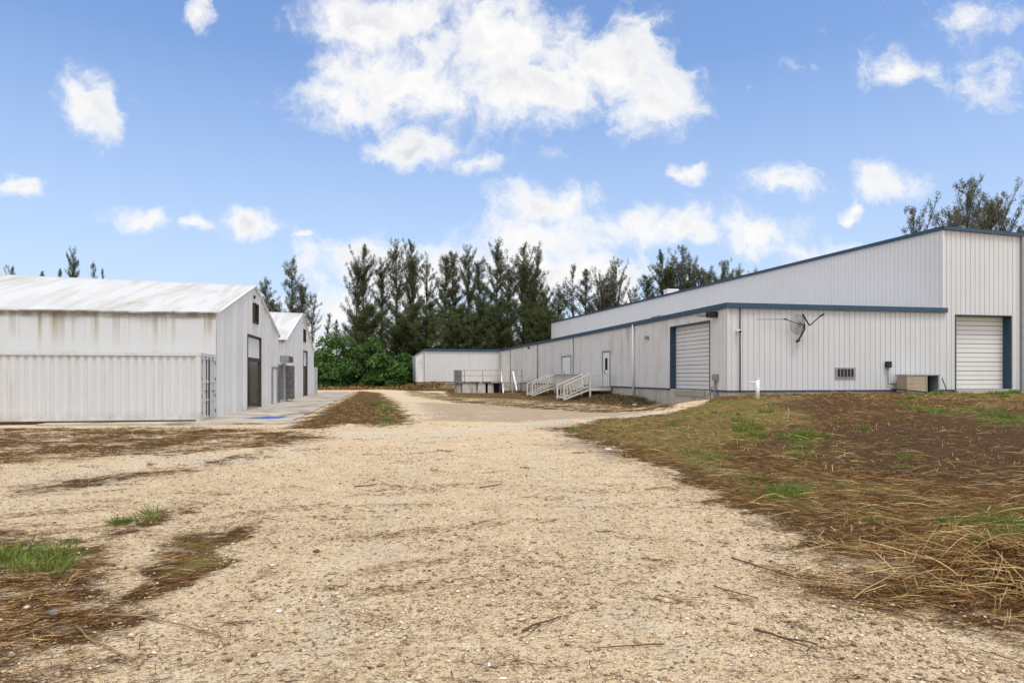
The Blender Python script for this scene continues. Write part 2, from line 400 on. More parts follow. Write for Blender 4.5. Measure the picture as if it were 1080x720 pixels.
def ground_mat():
    n = NT('gravel and mulch ground'); n.b.inputs['Specular IOR Level'].default_value = .04
    P = n.pos()
    big = n.noise(.35, 4, .55); mid = n.noise(2.2, 5, .6); fine = n.noise(22, 5, .7); vf = n.noise(90, 3, .7)
    grav = n.ramp(mid, [(.25,(.62,.45,.265)),(.5,(.80,.61,.37)),(.75,(.88,.73,.49))])
    grav = n.mix(n.rng(big, .35, .65, 0, .35), grav, (.68,.50,.29))
    grav = n.mix(n.rng(fine, .36, .50, .75, 0), grav, (.26,.165,.085))
    grav = n.mix(n.rng(vf, .56, .68, 0, .75), grav, (.80,.74,.64))
    grav = n.mix(n.rng(vf, .32, .46, .8, 0), grav, (.14,.085,.045))
    vc = n.vor(38, out='Color'); sepc = n.n('ShaderNodeSeparateColor'); n.l(vc, sepc.inputs[0])
    grav = n.mix(n.math('MULTIPLY', n.rng(sepc.outputs[0], .75, .8), n.rng(n.vor(38), .15, .4, .6, 0)), grav, (.78,.72,.62))
    grav = n.mix(n.math('MULTIPLY', n.rng(sepc.outputs[1], .84, .88), n.rng(n.vor(38), .2, .45, .7, 0)), grav, (.13,.085,.05))
    # grain running with old tracks, as dark litter lines
    def fibre(rot, sx, sy, sc, d=1.2): return n.noise(sc, 4, .65, n.pos((sx, sy, 1), rot), d)
    f1 = fibre(-.35, 2.0, 14, 1); f2 = fibre(.25, 3, 26, 1); f3 = fibre(-.9, 2.5, 20, 1)
    lines = n.math('MULTIPLY', n.rng(f1, .60, .68), n.rng(n.noise(.8, 3), .42, .6))
    lines2 = n.math('MULTIPLY', n.rng(f3, .64, .70), n.rng(n.noise(.6, 3, .5, n.pos((1.3,1,1), 1)), .45, .6))
    grav = n.mix(n.math('MULTIPLY', n.math('MAXIMUM', lines, lines2), .55), grav, (.14,.085,.045))
    # pale and grey ground
    e = n.math('SUBTRACT', n.noise(3.0, 6, .7), .5); e2 = n.math('SUBTRACT', n.noise(.6, 5, .65), .5)
    edge = n.math('ADD', n.math('MULTIPLY', e, 2.2), n.math('MULTIPLY', e2, 2.3))
    def zz(name, lo=.38, hi=.62, k=1.0): return n.rng(n.math('ADD', n.attr(name), n.math('MULTIPLY', edge, k)), lo, hi)
    def keep(name, z): return n.math('MULTIPLY', z, n.rng(n.attr(name), .02, .2))
    col = n.mix(n.math('MULTIPLY', keep('grey', zz('grey', .3, .8)), .65), grav, n.mix(n.rng(fine, .3, .7), (.15,.11,.08), (.50,.39,.28)))
    col = n.mix(n.math('MULTIPLY', keep('pale', zz('pale', .25, .7)), .6), col, n.mix(fine, (.52,.43,.29), (.76,.68,.52)))
    # mulch
    ff = n.math('MAXIMUM', n.math('MAXIMUM', f2, fibre(-.15, 4, 40, 1)), n.math('MAXIMUM', fibre(.7, 4, 34, 1), fibre(-.5, 5, 40, 1)))
    mul = n.ramp(ff, [(.46,(.035,.016,.006)),(.57,(.15,.068,.022)),(.64,(.32,.17,.055)),(.74,(.55,.38,.15))])
    mul = n.mix(n.rng(mid, .35, .7, 0, .55), mul, n.mix(fine, (.05,.025,.010), (.28,.16,.06)))
    mul = n.mix(n.rng(n.noise(.8, 5, .65), .50, .64, 0, .65), mul, n.mix(fine, (.16,.12,.03), (.42,.30,.10)))
    mul = n.mix(n.rng(n.noise(5, 5, .7, n.pos((1, 2.5, 1), -.1)), .38, .56, .75, 0), mul, (.035,.018,.009))
    mul = n.mix(n.rng(fine, .40, .54, .7, 0), mul, (.03,.016,.008)); mul = n.mix(n.rng(vf, .56, .70, 0, .6), mul, (.42,.27,.11))
    mul = n.mix(n.math('MULTIPLY', keep('olive', zz('olive', .35, .75)), .7), mul, n.mix(n.rng(fine, .3, .7), (.11,.085,.02), (.46,.37,.13)))
    mul = n.mix(n.math('MULTIPLY', keep('dark', zz('dark', .3, .7)), .9), mul, n.mix(n.rng(fine, .3, .7), (.018,.009,.005), (.17,.09,.045)))
    mm = keep('mulch', zz('mulch', .38, .60, .8))
    col = n.mix(n.math('MULTIPLY', mm, .96), col, mul)
    gr = n.mix(n.rng(fine, .35, .65), (.05,.08,.012), (.26,.30,.06))
    col = n.mix(n.math('MULTIPLY', keep('green', zz('green', .4, .75)), .7), col, gr)
    # forest floor far away
    y = n.sep()[1]
    col = n.mix(n.rng(y, 100, 112), col, n.mix(mid, (.05,.035,.02), (.14,.11,.05)))
    hb = n.math('ADD', n.math('MULTIPLY', n.vor(38), -.5), n.math('ADD', n.math('MULTIPLY', fine, 1.1), n.math('MULTIPLY', ff, n.math('MULTIPLY', mm, 2.0))))
    n.bump(hb, 1.0, .045)
    return n.out(col, .92)
gm = np_mesh('ground', V, Fq, ground_mat(), True)
far = (Y.ravel() < 1.2) | (Y.ravel() > 130) | (np.abs(X.ravel()) > 140)
for k in Z:
    a = gm.attributes.new(k, 'FLOAT', 'POINT'); q = zone(k, X.ravel(), Y.ravel()); q[far] = 0
    a.data.foreach_set('value', q.astype(np.float32))
ground = bpy.data.objects.new('ground', gm); COL.objects.link(ground); tag(ground, kind='structure')

# concrete apron in front of the tents
n = NT('old concrete apron')
cc = n.ramp(n.noise(.8, 6, .6), [(.3,(.25,.21,.16)),(.5,(.42,.37,.29)),(.7,(.52,.47,.39))])
cc = n.mix(n.rng(n.noise(.45, 5, .65, n.pos((1,.6,1))), .56, .62, 0, .65), cc, (.15,.12,.09))
cc = n.mix(n.rng(n.noise(25, 4, .7), .3, .5, .35, 0), cc, (.2,.16,.12))
n.bump(n.noise(12, 5, .7), .4, .02); M['apron'] = n.out(cc, .8)
m = MB(MT); poly = [(-12.0,26.2),(-9.0,26.0),(-6.5,25.7),(-5.0,25.75),(-3.9,25.4),(-3.3,26.2)]
edgep = [(-3.5+random.uniform(-.14,.14), q) for q in np.arange(27, 77, 1.4)]
m.prism(poly+edgep+[(-3.6,77.5),(-8.5,77.5),(-12,76)], -.12, .045)
m.obj('pavement', M['apron'], base=(0,0,0), kind='structure')
m = MB(MT)
for q in np.arange(29.5, 76, 4.6): m.box(-6.8, -3.7, q, q+.035, .045, .049)
m.obj('pavement_joint_lines', M['trimdark'], base=(0,0,0), kind='structure')

# ------------------------------------------------------------------ warehouse
VW, UF, ZS, ZE = 17.45, 31.1, .98, 5.20         # long facade v, front face u, siding bottom, eave (below fascia)
wb = empty('warehouse', W(VW, UF, 0), TW, label='long pale grey metal-clad warehouse with blue roof trim and overhead doors', cat='warehouse')
VT = 30.07; C0 = (VT, UF)                         # tall block corner
c1w = (5.82, 101.0); C1 = (.979*c1w[0]+.2039*c1w[1], -.2039*c1w[0]+.979*c1w[1])
UE = 91.2; ZT = 9.55
def sw(v): return v-VW
DOCK = (32.9, 37.65, ZS, 4.6)                     # u0,u1,z0,z1
# long facade (faces -x), siding drawn from the near corner to the far one
m = MB(MW)
D1 = (58.1, 61.0, ZS, 3.55); D2 = (48.05, 49.7, ZS, 3.60)
def op(o): return (o[0]-UF, o[1]-UF, o[2], o[3])
m.rib((VW, UF), (VW, UE), (-1, 0), ZS, ZE, [op(DOCK), op(D2), op(D1)])
m.obj('side_wall', M['siding_side'], wb)
m = MB(MW); FD = (30.87, 34.43, 1.02, 4.99)
VR = 48.0
zf = lambda s_: 9.55-.032*s_
m.rib((VW, UF), (VT, UF), (0, -1), ZS, ZE, [])
m.obj('front_wall', M['siding'], wb)
m = MB(MW)
m.rib((VT, UF), (VR, UF), (0, -1), ZS, zf, [(FD[0]-VT, FD[1]-VT, FD[2], FD[3])])
m.obj('tall_front_wall', M['siding'], wb)
m = MB(MW)
dd = math.hypot(C1[0]-C0[0], C1[1]-C0[1]); nrm = (-(C1[1]-C0[1])/dd, (C1[0]-C0[0])/dd)
m.rib(C0, C1, nrm, ZE-.1, ZT)
m.obj('upper_side_wall', M['siding_up'], wb)
# far faces that close the volumes
m = MB(MW); m.box(VW+.05, C1[0], UE, UE+.1, 0, ZE); m.box(C1[0], VR, C1[1], C1[1]+.1, 0, 8.9); m.box(VR, VR+.1, UF+.02, C1[1], 0, 8.9)
m.box(C1[0]-.05, C1[0], UE, C1[1], 0, ZE)
m.obj('rear_wall', M['siding'], wb)
# roofs
m = MB(MW); m.prism([(VW-.02, UF-.02), (VT, UF-.02), (C1[0]+.1, UE+5), (VW-.02, UE+.1)], ZE+.02, ZE+.14)
m.obj('low_roof', M['roofsheet'], wb)
m = MB(MW)
zr = lambda v: 9.60-.032*(v-VT)
P4 = [(VT+.08, UF+.08), (VR, UF+.08), (VR, C1[1]), (C1[0]+.08, C1[1])]
m.prism(P4, 8.8, [9.60, zr(VR), zr(VR), 9.60])
m.obj('tall_roof', M['roofsheet'], wb)
# foundation wall with the dock face
m = MB(MW)
m.box(VW+.04, VW+.3, UF+.3, DOCK[0], -.4, ZS); m.box(VW+.04, VW+.3, DOCK[1], UE, -.4, ZS); m.box(VW+.04, VR, UF+.04, UF+.3, -.4, ZS)
m.box(VW-.03, VW+.4, DOCK[0], DOCK[1], -.4, ZS-.01)
m.obj('foundation', M['concrete'], wb)
m = MB(MW)
m.box(VW-.035, VW+.03, UF-.035, DOCK[0]-.02, ZS-.05, ZS+.03); m.box(VW-.035, VW+.03, DOCK[1]+.02, D2[0]-.1, ZS-.05, ZS+.03)
m.box(VW-.035, VW+.03, D2[1]+.1, D1[0]-.1, ZS-.05, ZS+.03); m.box(VW-.035, VW+.03, D1[1]+.1, UE, ZS-.05, ZS+.03)
m.box(VW+.03, FD[0], UF-.035, UF+.03, ZS-.045, ZS+.03)
m.obj('sill_strip', M['trimdark'], wb)
# fascias (gutters)
m = MB(MW)
m.box(VW-.16, VW+.04, UF-.16, UE-.2, ZE-.08, ZE+.17); m.box(VW+.04, VT+.16, UF-.16, UF-.03, ZE-.08, ZE+.17)
m.obj('low_fascia', M['trim'], wb)
m = MB(MW)
a = Vector((C0[0]+nrm[0]*.08, C0[1]+nrm[1]*.08-.06, 9.64)); b = Vector((C1[0]+nrm[0]*.08, C1[1]+nrm[1]*.08, 9.64))
m.bar(a, b, .18, .18)
m.bar((VT-.1, UF-.08, 9.64), (VR+.1, UF-.08, 9.64-.032*(VR-VT)), .16, .18)
m.obj('upper_fascia', M['trim'], wb)
# corner trims
m = MB(MW); m.box(VW-.045, VW+.06, UF-.045, UF+.06, ZS+.03, ZE); m.obj('corner_trim', M['siding'], wb)
m = MB(MW); m.box(VT-.05, VT+.05, UF-.045, UF+.05, ZE+.19, 9.52); m.obj('corner_trim', M['siding_up'], wb)
# overhead doors: panelled sheets in a recess with blue reveals
def ohdoor(axis, s0, s1, z0, z1, plane, rec, blue_hi):
    m = MB(MW); N = 8; hgt = (z1-z0)/N
    for k in range(N):
        za, zb = z0+k*hgt+.016, z0+(k+1)*hgt-.016
        for q in (0, .5):
            zc, zd = za+(zb-za)*q+(.0 if q == 0 else .012), za+(zb-za)*(q+.5)-(.012 if q == 0 else 0)
            if axis == 'u': m.box(plane+rec, plane+rec+.04, s0, s1, zc, zd)
            else: m.box(s0, s1, plane+rec, plane+rec+.04, zc, zd)
    if axis == 'u': pass
    else: pass
    d = m.obj('overhead_door', M['door'], wb)
    m = MB(MW)
    if axis == 'u': m.box(plane+rec+.025, plane+rec+.05, s0-.01, s1+.01, z0, z1)
    else: m.box(s0-.01, s1+.01, plane+rec+.025, plane+rec+.05, z0, z1)
    m.obj('joint_backing', M['darksteel'], d)
    m = MB(MW); e = .045
    if axis == 'u':
        m.box(plane-e, plane+rec+.06, s0-.04, s0, z0-.01, z1+.05); m.box(plane-e, plane+rec+.06, s1, s1+.04, z0-.01, z1+.05); m.box(plane-e-.004, plane+rec+.06, s0, s1, z1, z1+.05)
    else:
        m.box(s0-.04, s0, plane-e, plane+rec+.06, z0-.01, z1+.05); m.box(s1, s1+.04, plane-e, plane+rec+.06, z0-.01, z1+.05); m.box(s0, s1, plane-e-.004, plane+rec+.06, z1, z1+.05)
    m.obj('door_frame', M['trim'], d)
ohdoor('u', DOCK[0], DOCK[1], DOCK[2]+.02, DOCK[3], VW, .32, True)
ohdoor('v', FD[0], FD[1], FD[2], FD[3], UF, .48, True)
m = MB(MW); m.box(VW-.14, VW-.035, 33.3, 37.0, .62, .92); m.obj('dock_bumper', M['deckwood'], wb)
# personnel doors
def pdoor(o, leaf, window):
    m = MB(MW); m.box(VW+.0, VW+.05, leaf[0], leaf[1], o[2]+.02, o[3]-.08); d = m.obj('door', M['white'], wb)
    m = MB(MW); m.box(VW-.05, VW+.06, o[0]-.06, o[0]+.06, o[2], o[3]+.05); m.box(VW-.05, VW+.06, o[1]-.06, o[1]+.06, o[2], o[3]+.05)
    m.box(VW-.046, VW+.06, o[0]+.06, o[1]-.06, o[3]-.06, o[3]+.05); m.obj('frame', M['grey'], d)
    if leaf[1] < o[1]-.1:
        m = MB(MW); m.box(VW+.01, VW+.05, leaf[1], o[1], o[2], o[3]-.06); m.obj('side_panel', M['siding_side'], d)
    if window:
        m = MB(MW); c = (leaf[0]+leaf[1])/2; m.box(VW-.02, VW, c-.22, c+.28, 2.2, 3.1); m.obj('window', M['glass'], d)
    m = MB(MW); c = leaf[0]+.75*(leaf[1]-leaf[0]); m.box(VW-.05, VW, c-.05, c+.05, 1.95, 2.2); m.obj('handle', M['grey'], d)
pdoor(D1, (58.15, 60.95), False); pdoor(D2, (48.1, 49.65), True)
# downspouts on the facade
m = MB(MW); m.tube([(VW-.10, 43.3, 5.2), (VW-.10, 43.3, .15)], .085, 10); m.obj('downspout', M['white'], wb, True)
for u in (57.3, 70.3, 84.5):
    m = MB(MW); m.tube([(VW-.06, u, 5.2), (VW-.06, u, .98)], .045, 8); m.obj('downspout', M['grey'], wb, True)
m = MB(MW); m.tube([(18.1, UF-.06, 5.2), (18.1, UF-.06, .9)], .028, 8); m.obj('conduit', M['black'], wb, True)
m = MB(MW); m.box(35.05, 35.2, UF-.14, UF-.04, 1.0, 9.4); m.obj('downspout', M['grey'], wb)
# lights, camera, meter, vents
def wall_lamp(v, u, z, nx, ny, big):
    m = MB(MW)
    if big:
        m.box(v-.5, v-.04, u-.18, u+.18, z-.2, z+.1); r = m.obj('wall_lamp', M['black'], wb)
        m = MB(MW); m.prism([(v-.75, u+.15), (v-.35, u+.2), (v-.35, u+.75), (v-.75, u+.75)], z-.12, z+.02); m.obj('shade', M['grey'], r)
    else:
        m.box(v-.22*abs(nx)-.10*abs(ny), v+.10*abs(ny)-.035*abs(nx), u-.12*abs(nx)-.25*abs(ny), u+.12*abs(nx)-.035*abs(ny), z-.10, z+.10)
        m.obj('wall_lamp', M['grey'] if nx and z < 4.5 else M['black'], wb)
wall_lamp(VW, 32.2, 4.93, -1, 0, True); wall_lamp(VW, 41.0, 4.19, -1, 0, False); wall_lamp(VW, 74.2, 4.9, -1, 0, False)
m = MB(MW); m.tube([(17.95, UF-.03, 3.98), (17.95, UF-.26, 3.98)], .06, 10); m.tube([(17.95, UF-.24, 3.96), (17.95, UF-.30, 3.93)], .075, 10)
c = m.obj('security_camera', M['white'], wb); m = MB(MW); m.tube([(17.95, UF-.30, 3.93), (17.95, UF-.32, 3.92)], .065, 10); m.obj('lens', M['black'], c)
m = MB(MW); m.box(VW-.2, VW-.035, 31.95, 32.35, 1.5, 1.82); mt = m.obj('electric_meter', M['grey'], wb)
m = MB(MW); m.tube([(VW-.1, 32.2, 1.5), (VW-.1, 32.2, .3)], .05, 8); m.tube([(VW-.16, 32.35, 1.2), (VW-.3, 32.9, .35), (VW-.35, 33.1, -.05)], .03, 8)
m.box(VW-.17, VW-.035, 32.0, 32.3, .72, .86); m.obj('conduit', M['grey'], mt)
# louvred vent, power box on the front wall
def fv(px, u=UF): r = (px-CX)/F; return u*(.979*r+.2039)/(.979-.2039*r)
def fz(px, py, u=UF): v = fv(px, u); return CAM_Z+(HY-py)/F*(.979*u+.2039*v)
v0, v1 = fv(880.5), fv(901.8); z0, z1 = fz(890, 398.8), fz(890, 387.5)
m = MB(MW); m.box(v0, v1, UF-.06, UF-.02, z0, z1); g_ = m.obj('vent_grille', M['grey'], wb)
m = MB(MW)
for k in range(5):
    a = v0+.12+(v1-v0-.2)*k/5; m.box(a, a+(v1-v0-.2)/5-.05, UF-.068, UF-.06, z0+.07, z1-.07)
m.obj('grille_opening', M['black'], g_)
v0, v1 = fv(933), fv(938); m = MB(MW); m.box(v0, v1, UF-.18, UF-.03, fz(935, 387.5), fz(935, 381)); pb = m.obj('power_box', M['black'], wb)
zc = fz(936, 404.5); m = MB(MW); m.tube([((v0+v1)/2, UF-.08, fz(935, 387)), ((v0+v1)/2, UF-.08, zc), (fv(957), UF-.08, zc-.02)], .025, 8); m.obj('conduit', M['galv'], pb, True)
# roof vents
m = MB(MW); m.box(18.4, 19.4, 41.2, 42.4, ZE+.13, ZE+.38); m.box(18.3, 19.5, 41.1, 42.5, ZE+.38, ZE+.46); rv = m.obj('roof_vent', M['grey'], wb)
m = MB(MW); m.box(18.38, 18.4, 41.4, 42.2, ZE+.2, ZE+.34); m.obj('grille_opening', M['black'], rv)
vv, uu = .979*15.9+.2039*68.5, -.2039*15.9+.979*68.5
m = MB(MW); m.box(vv-.5, vv+.6, uu-.5, uu+.5, 9.4, 10.3); m.box(vv-.55, vv+.65, uu-.55, uu+.55, 10.3, 10.42); m.obj('roof_vent', M['white'], wb)

# wing at the far end
VL = VW-10.32
wg = empty('warehouse_wing', W(VL, UE, 0), TW, label='low white ribbed wing closing the far end of the yard behind the dock', cat='building')
m = MB(MW); m.rib((VL, UE), (VW-.02, UE), (0, -1), ZS, ZE); m.obj('front_wall', M['siding'], wg)
m = MB(MW); m.rib((VL-1.15, UE+.3), (VL-.02, UE+.3), (0, -1), ZS, lambda s_: 4.55+.65*s_/1.15); m.box(VL-1.15, VL-.02, UE+.36, UE+10, ZS, 4.55)
m.obj('lean_to_wall', M['siding_side'], wg)
m = MB(MW); m.bar((VL-1.25, UE+.22, 4.6), (VL-.05, UE+.22, ZE+.08), .2, .14); m.box(VL-.05, VW-.18, UE-.16, UE-.03, ZE-.12, ZE+.19); m.obj('fascia', M['trim'], wg)
m = MB(MW); m.box(VL-.02, VW-.05, UE-.03, UE+12, ZE+.02, ZE+.13); m.box(VL, VL+.05, UE+.05, UE+12, 0, ZE); m.obj('roof', M['roofsheet'], wg)
m = MB(MW); m.box(VL-1.1, VW-.02, UE+.04, UE+.3, -.2, ZS-.0); m.obj('foundation', M['concrete'], wg)
m = MB(MW); m.box(VL-1.12, VW-.05, UE-.04, UE+.03, ZS-.06, ZS+.03); m.obj('sill_strip', M['trimdark'], wg)

# ------------------------------------------------------------------ loading dock with rail and two white stringers
def PX(px, Y_, z=0): return ((px-CX)/F*Y_, Y_, z)
def ZY(py, Y_): return CAM_Z+(HY-py)/F*Y_
YD = 71.0; zt = ZY(402.6, YD); zb_ = -.25
dk = empty('loading_dock', PX(495, YD+3, 0), 0, label='stained concrete loading dock with thin metal guard rail in front of the wing', cat='loading dock')
m = MB(); xa, xb, xc, xd = PX(478.5, YD)[0], PX(487.5, YD)[0], PX(512, YD)[0], PX(529, YD)[0]
m.box(xb, xc, YD, YD+6, zb_, zt-.12); m.prism([(xa, YD+.7), (xb, YD+.02), (xb, YD+6), (xa, YD+6)], zb_, zt-.12); m.obj('platform_wall', M['dockwall'], dk)
m = MB(); m.box(xc+.25, xc+.85, YD+.05, YD+.55, zb_, zt-.13); m.obj('pier', M['dockwall'], dk)
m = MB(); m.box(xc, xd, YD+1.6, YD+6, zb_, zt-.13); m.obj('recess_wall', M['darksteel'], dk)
m = MB(); m.box(xa-.04, xd+.1, YD-.05, YD+6.1, zt-.12, zt); m.obj('platform_slab', M['dockwall'], dk)
m = MB(); rt = ZY(390.3, YD)
posts = [xa+.02, PX(490, YD)[0], PX(509, YD)[0], xd-.1]
for x in posts: m.tube([(x, YD+.03, zt), (x, YD+.03, rt)], .035, 6)
for z in (rt, (rt+zt)/2+.05): m.tube([(xa, YD+.03, z), (xd-.1, YD+.03, z)], .028, 6)
for z in (rt, (rt+zt)/2+.05): m.tube([(xa, YD+.03, z), (xa, YD+5.9, z)], .028, 6)
for k in range(5): m.tube([(xa+.02, YD+1.2*k+1, zt), (xa+.02, YD+1.2*k+1, rt)], .025, 6)
m.obj('guard_rail', M['galv'], dk)
m = MB(); m.box(xa+.1, xb-.05, YD+.06, YD+.09, zt+.05, rt-.05); m.obj('mesh_panel', M['galv'], dk)
st = empty('dock_stairs', PX(537, YD, 0), 0, label='steep dock steps with white sloping stringers right of the loading dock', cat='stairs')
for p0, p1 in (((527.8, 392.5), (532, 415)), ((541, 392.5), (546, 412))):
    m = MB(); a = PX(p0[0], YD+1.6, ZY(p0[1], YD+1.6)); b = PX(p1[0]-1, YD-.2, ZY(p1[1], YD-.2)); m.bar(a, b, .28, .12, (1,0,0))
    b2 = (b[0], b[1], b[2]); m.bar((a[0]-.05, a[1], a[2]-.3), (a[0]-.05, a[1], -.1), .09, .09); m.bar((a[0]+.35, b[1]+.3, a[2]-1.0), (a[0]+.35, b[1]+.3, -.2), .12, .08)
    m.obj('stringer', M['white'], st)
for k in range(5):
    m = MB(); yy = YD+1.3-.3*k; xx = PX(529.5, YD)[0]+.11*k; m.box(xx, xx+1.15, yy-.14, yy+.14, zt-.22*(k+1)-.04, zt-.22*(k+1)); m.obj('step', M['deckwood'], st)
m = MB(); ra, rb = PX(538, YD+3)[0], PX(550.5, YD+3)[0]; r1 = ZY(390.3, YD+3)
for x in (ra, rb): m.tube([(x, YD+3, -.1), (x, YD+3, r1)], .04, 6)
for z in (r1, (r1+zt)/2): m.tube([(ra, YD+3, z), (rb, YD+3, z)], .03, 6)
m.obj('landing_rail', M['galv'], st)
m = MB(); m.box(xd+.15, rb+.1, YD+2.0, YD+5.5, zt-.14, zt-.02); m.obj('landing', M['deckwood'], st)
m = MB()
x0 = PX(549, YD+4)[0]; x1 = PX(562, YD+4)[0]; zr_ = ZY(402, YD+4)
for x in (x0, (x0+x1)/2, x1): m.tube([(x, YD+4, 0), (x, YD+4, zr_)], .035, 6)
m.tube([(x0, YD+4, zr_), (x1, YD+4, zr_)], .035, 6)
m.obj('pipe_rail', M['galv'], label='low dark pipe rail between dock steps and wooden deck', cat='rail')

# ------------------------------------------------------------------ wooden deck with two stairs
ZD = .92; VO = 15.75
def baluster_rail(m, a, b, za, zb, h=.98, sp=.17, bal=True):
    L = math.hypot(b[0]-a[0], b[1]-a[1]); n = max(2, int(L/sp))
    m.bar((a[0], a[1], za+h), (b[0], b[1], zb+h), .14, .07); m.bar((a[0], a[1], za+.10), (b[0], b[1], zb+.10), .05, .06)
    if bal:
        for k in range(1, n):
            t = k/n; x = a[0]+(b[0]-a[0])*t; y = a[1]+(b[1]-a[1])*t; z = za+(zb-za)*t; m.bar((x, y, z+.1), (x, y, z+h), .05, .05, (0,1,0))
dkk = empty('wooden_deck', W(16.6, 54, 0), TW, label='weathered wooden deck with baluster rails along the warehouse doors', cat='deck')
m = MB(MW)
for k in range(9): m.box(VO+k*.185, VO+k*.185+.175, 47.6, 59.7, ZD-.05, ZD)
m.obj('deck_boards', M['deckwood'], dkk)
m = MB(MW); m.box(VO, VO+.05, 47.6, 59.7, ZD-.25, ZD-.052); m.box(VO, VW-.1, 47.6, 47.65, ZD-.25, ZD-.052); m.obj('rim_joist', M['wood'], dkk)
for u in (47.65, 49.6, 52.3, 55, 57.4, 59.6):
    m = MB(MW); m.box(VO-.06, VO+.05, u-.06, u+.06, -.1, ZD+1.02); m.obj('post', M['wood'], dkk)
m = MB(MW); baluster_rail(m, (VO, 49.7), (VO, 57.4), ZD, ZD); m.obj('railing', M['wood'], dkk)
m = MB(MW); baluster_rail(m, (VO+.1, 47.65), (VW-.15, 47.65), ZD, ZD, .98, .2); m.obj('railing', M['wood'], dkk)
for u0, lab in ((47.65, 'near wooden stair descending from the deck by the windowed door'), (57.6, 'far wooden stair descending from the deck beside the solid white door')):
    s_ = empty('wooden_stairs', W(VO-1, u0+.8, 0), TW, label=lab, cat='stairs', group='wooden stairs of the deck')
    gz = float(height(*W(13.7, u0)[:2], False)); run = 1.95
    for du in (0, 1.85):
        m = MB(MW); m.bar((VO, u0+du, ZD-.15), (VO-run, u0+du, gz+.05), .05, .12); m.obj('stringer', M['wood'], s_)
        m = MB(MW); baluster_rail(m, (VO-.05, u0+du), (VO-run, u0+du), ZD, gz+.1, .95, .22); m.obj('railing', M['wood'], s_)
        m = MB(MW); m.box(VO-run-.08, VO-run+.04, u0+du-.06, u0+du+.06, gz-.1, gz+1.12); m.obj('newel_post', M['wood'], s_)
    for k in range(5):
        t = (k+.5)/5; m = MB(MW); m.box(VO-run*t-.16, VO-run*t+.14, u0+.03, u0+1.82, ZD+(gz-ZD)*t-.02, ZD+(gz-ZD)*t+.02); m.obj('step', M['deckwood'], s_)

# ------------------------------------------------------------------ things by the warehouse front
gx, gy = G(799, 420.8); gz = float(height(gx, gy, False)); zp = ZY(399.5, gy)
m = MB(); m.tube([(gx, gy, gz-.1), (gx, gy, zp)], .085, 12); m.tube([(gx, gy, zp-.0), (gx, gy, zp+.03)], .1, 12)
pp = m.obj('standpipe', M['pipewhite'], None, True, label='white upright pipe with a side arm standing before the warehouse corner', cat='pipe')
m = MB(); m.tube([(gx, gy, ZY(403, gy)), (gx-.42, gy+.05, ZY(402.6, gy))], .03, 8); m.obj('side_arm', M['pipewhite'], pp, True)
# antenna wreck on the front wall
def FP(px, py, o=.25): u = UF-o; return W(fv(px, u), u, fz(px, py, u))
an = empty('antenna', FP(848, 345, .03), TW, label='dark bent dish antenna with broken arms hanging on the front wall', cat='antenna')
m = MB(); m.tube([FP(848.5, 342, .06), FP(848.5, 347, .3), FP(846, 352, .35), FP(841, 360, .3)], .045, 8); m.tube([FP(840, 360, .3), FP(843, 358.5, .3)], .07, 8); m.obj('mast', M['black'], an)
m = MB(); m.tube([FP(846.5, 331.2, .35), FP(850, 337.5, .35), FP(854, 343.2, .4)], .05, 8, .035); m.tube([FP(854, 343.2, .4), FP(865, 333.5, .55), FP(869, 331.2, .55)], .028, 8)
m.tube([FP(865, 333.4, .55), FP(869, 331, .55)], .05, 8); m.obj('feed_arm', M['black'], an)
m = MB(); m.tube([FP(798, 336.6, .2), FP(815, 336.8, .2), FP(828, 336.5, .25)], .013, 6); m.tube([FP(827, 336.4, .25), FP(830.5, 336.9, .25)], .04, 6); m.tube([FP(829, 336.6, .25), FP(838, 340, .25), FP(848, 342.5, .2)], .02, 6); m.obj('long_arm', M['black'], an)
m = MB(); c0 = Vector(FP(841.5, 342, .28)); ax = (Vector(FP(842.5, 342, .28))-c0).normalized(); up = Vector((0,0,1)); nn = ax.cross(up)*-1
def dp(r, t): return c0+ax*(r*.42*math.cos(t))+up*(r*.5*math.sin(t))+nn*(.0)+Vector(W(0, .22*r*r-.2))
for k in range(22): t = 2*PI*k/22; m.tube([dp(.08, t), dp(.55, t), dp(1, t+.05)], .006, 4)
for r in (.2,.32,.44,.56,.68,.8,.9,1): m.tube([dp(r, 2*PI*k/20) for k in range(21)], .005 if r < 1 else .008, 4)
m.obj('wire_dish', M['black'], an)
# old unit housing
u0 = UF-.95; v0, v1, v2 = fv(956.5, u0), fv(976.5, u0), fv(990.5, u0)
gz = float(height(*W(v1, u0)[:2], False)); z1 = fz(970, 395.3, u0)
ub = empty('unit_housing', W(v1, u0+.3, gz), TW, label='old tan box housing with an open dark bay beside the front wall', cat='unit housing')
m = MB(MW)
for k in range(4):
    zz0 = gz+.12+(z1-gz-.15)*k/4; m.box(v0, v1, u0, u0+.7, zz0, zz0+(z1-gz-.15)/4-.008)
m.obj('side_panel', M['ply'], ub)
m = MB(MW); m.box(v0-.03, v2+.03, u0-.03, u0+.78, z1-.03, z1+.02); m.box(v1+.0, v1+.08, u0-.02, u0+.1, gz+.05, z1-.03); m.box(v2-.05, v2, u0, u0+.75, gz+.05, z1-.03)
m.box(v1, v2, u0+.72, u0+.76, gz+.05, z1-.03); m.box(v0, v2, u0-.01, u0+.75, gz+.04, gz+.11); m.obj('frame', M['grey'], ub)
m = MB(MW); m.box(v1+.08, v2-.05, u0+.55, u0+.71, gz+.11, z1-.05); m.tube([(v1+.25, u0+.3, gz+.11), (v1+.25, u0+.3, z1-.2)], .1, 10); m.obj('compressor', M['black'], ub)
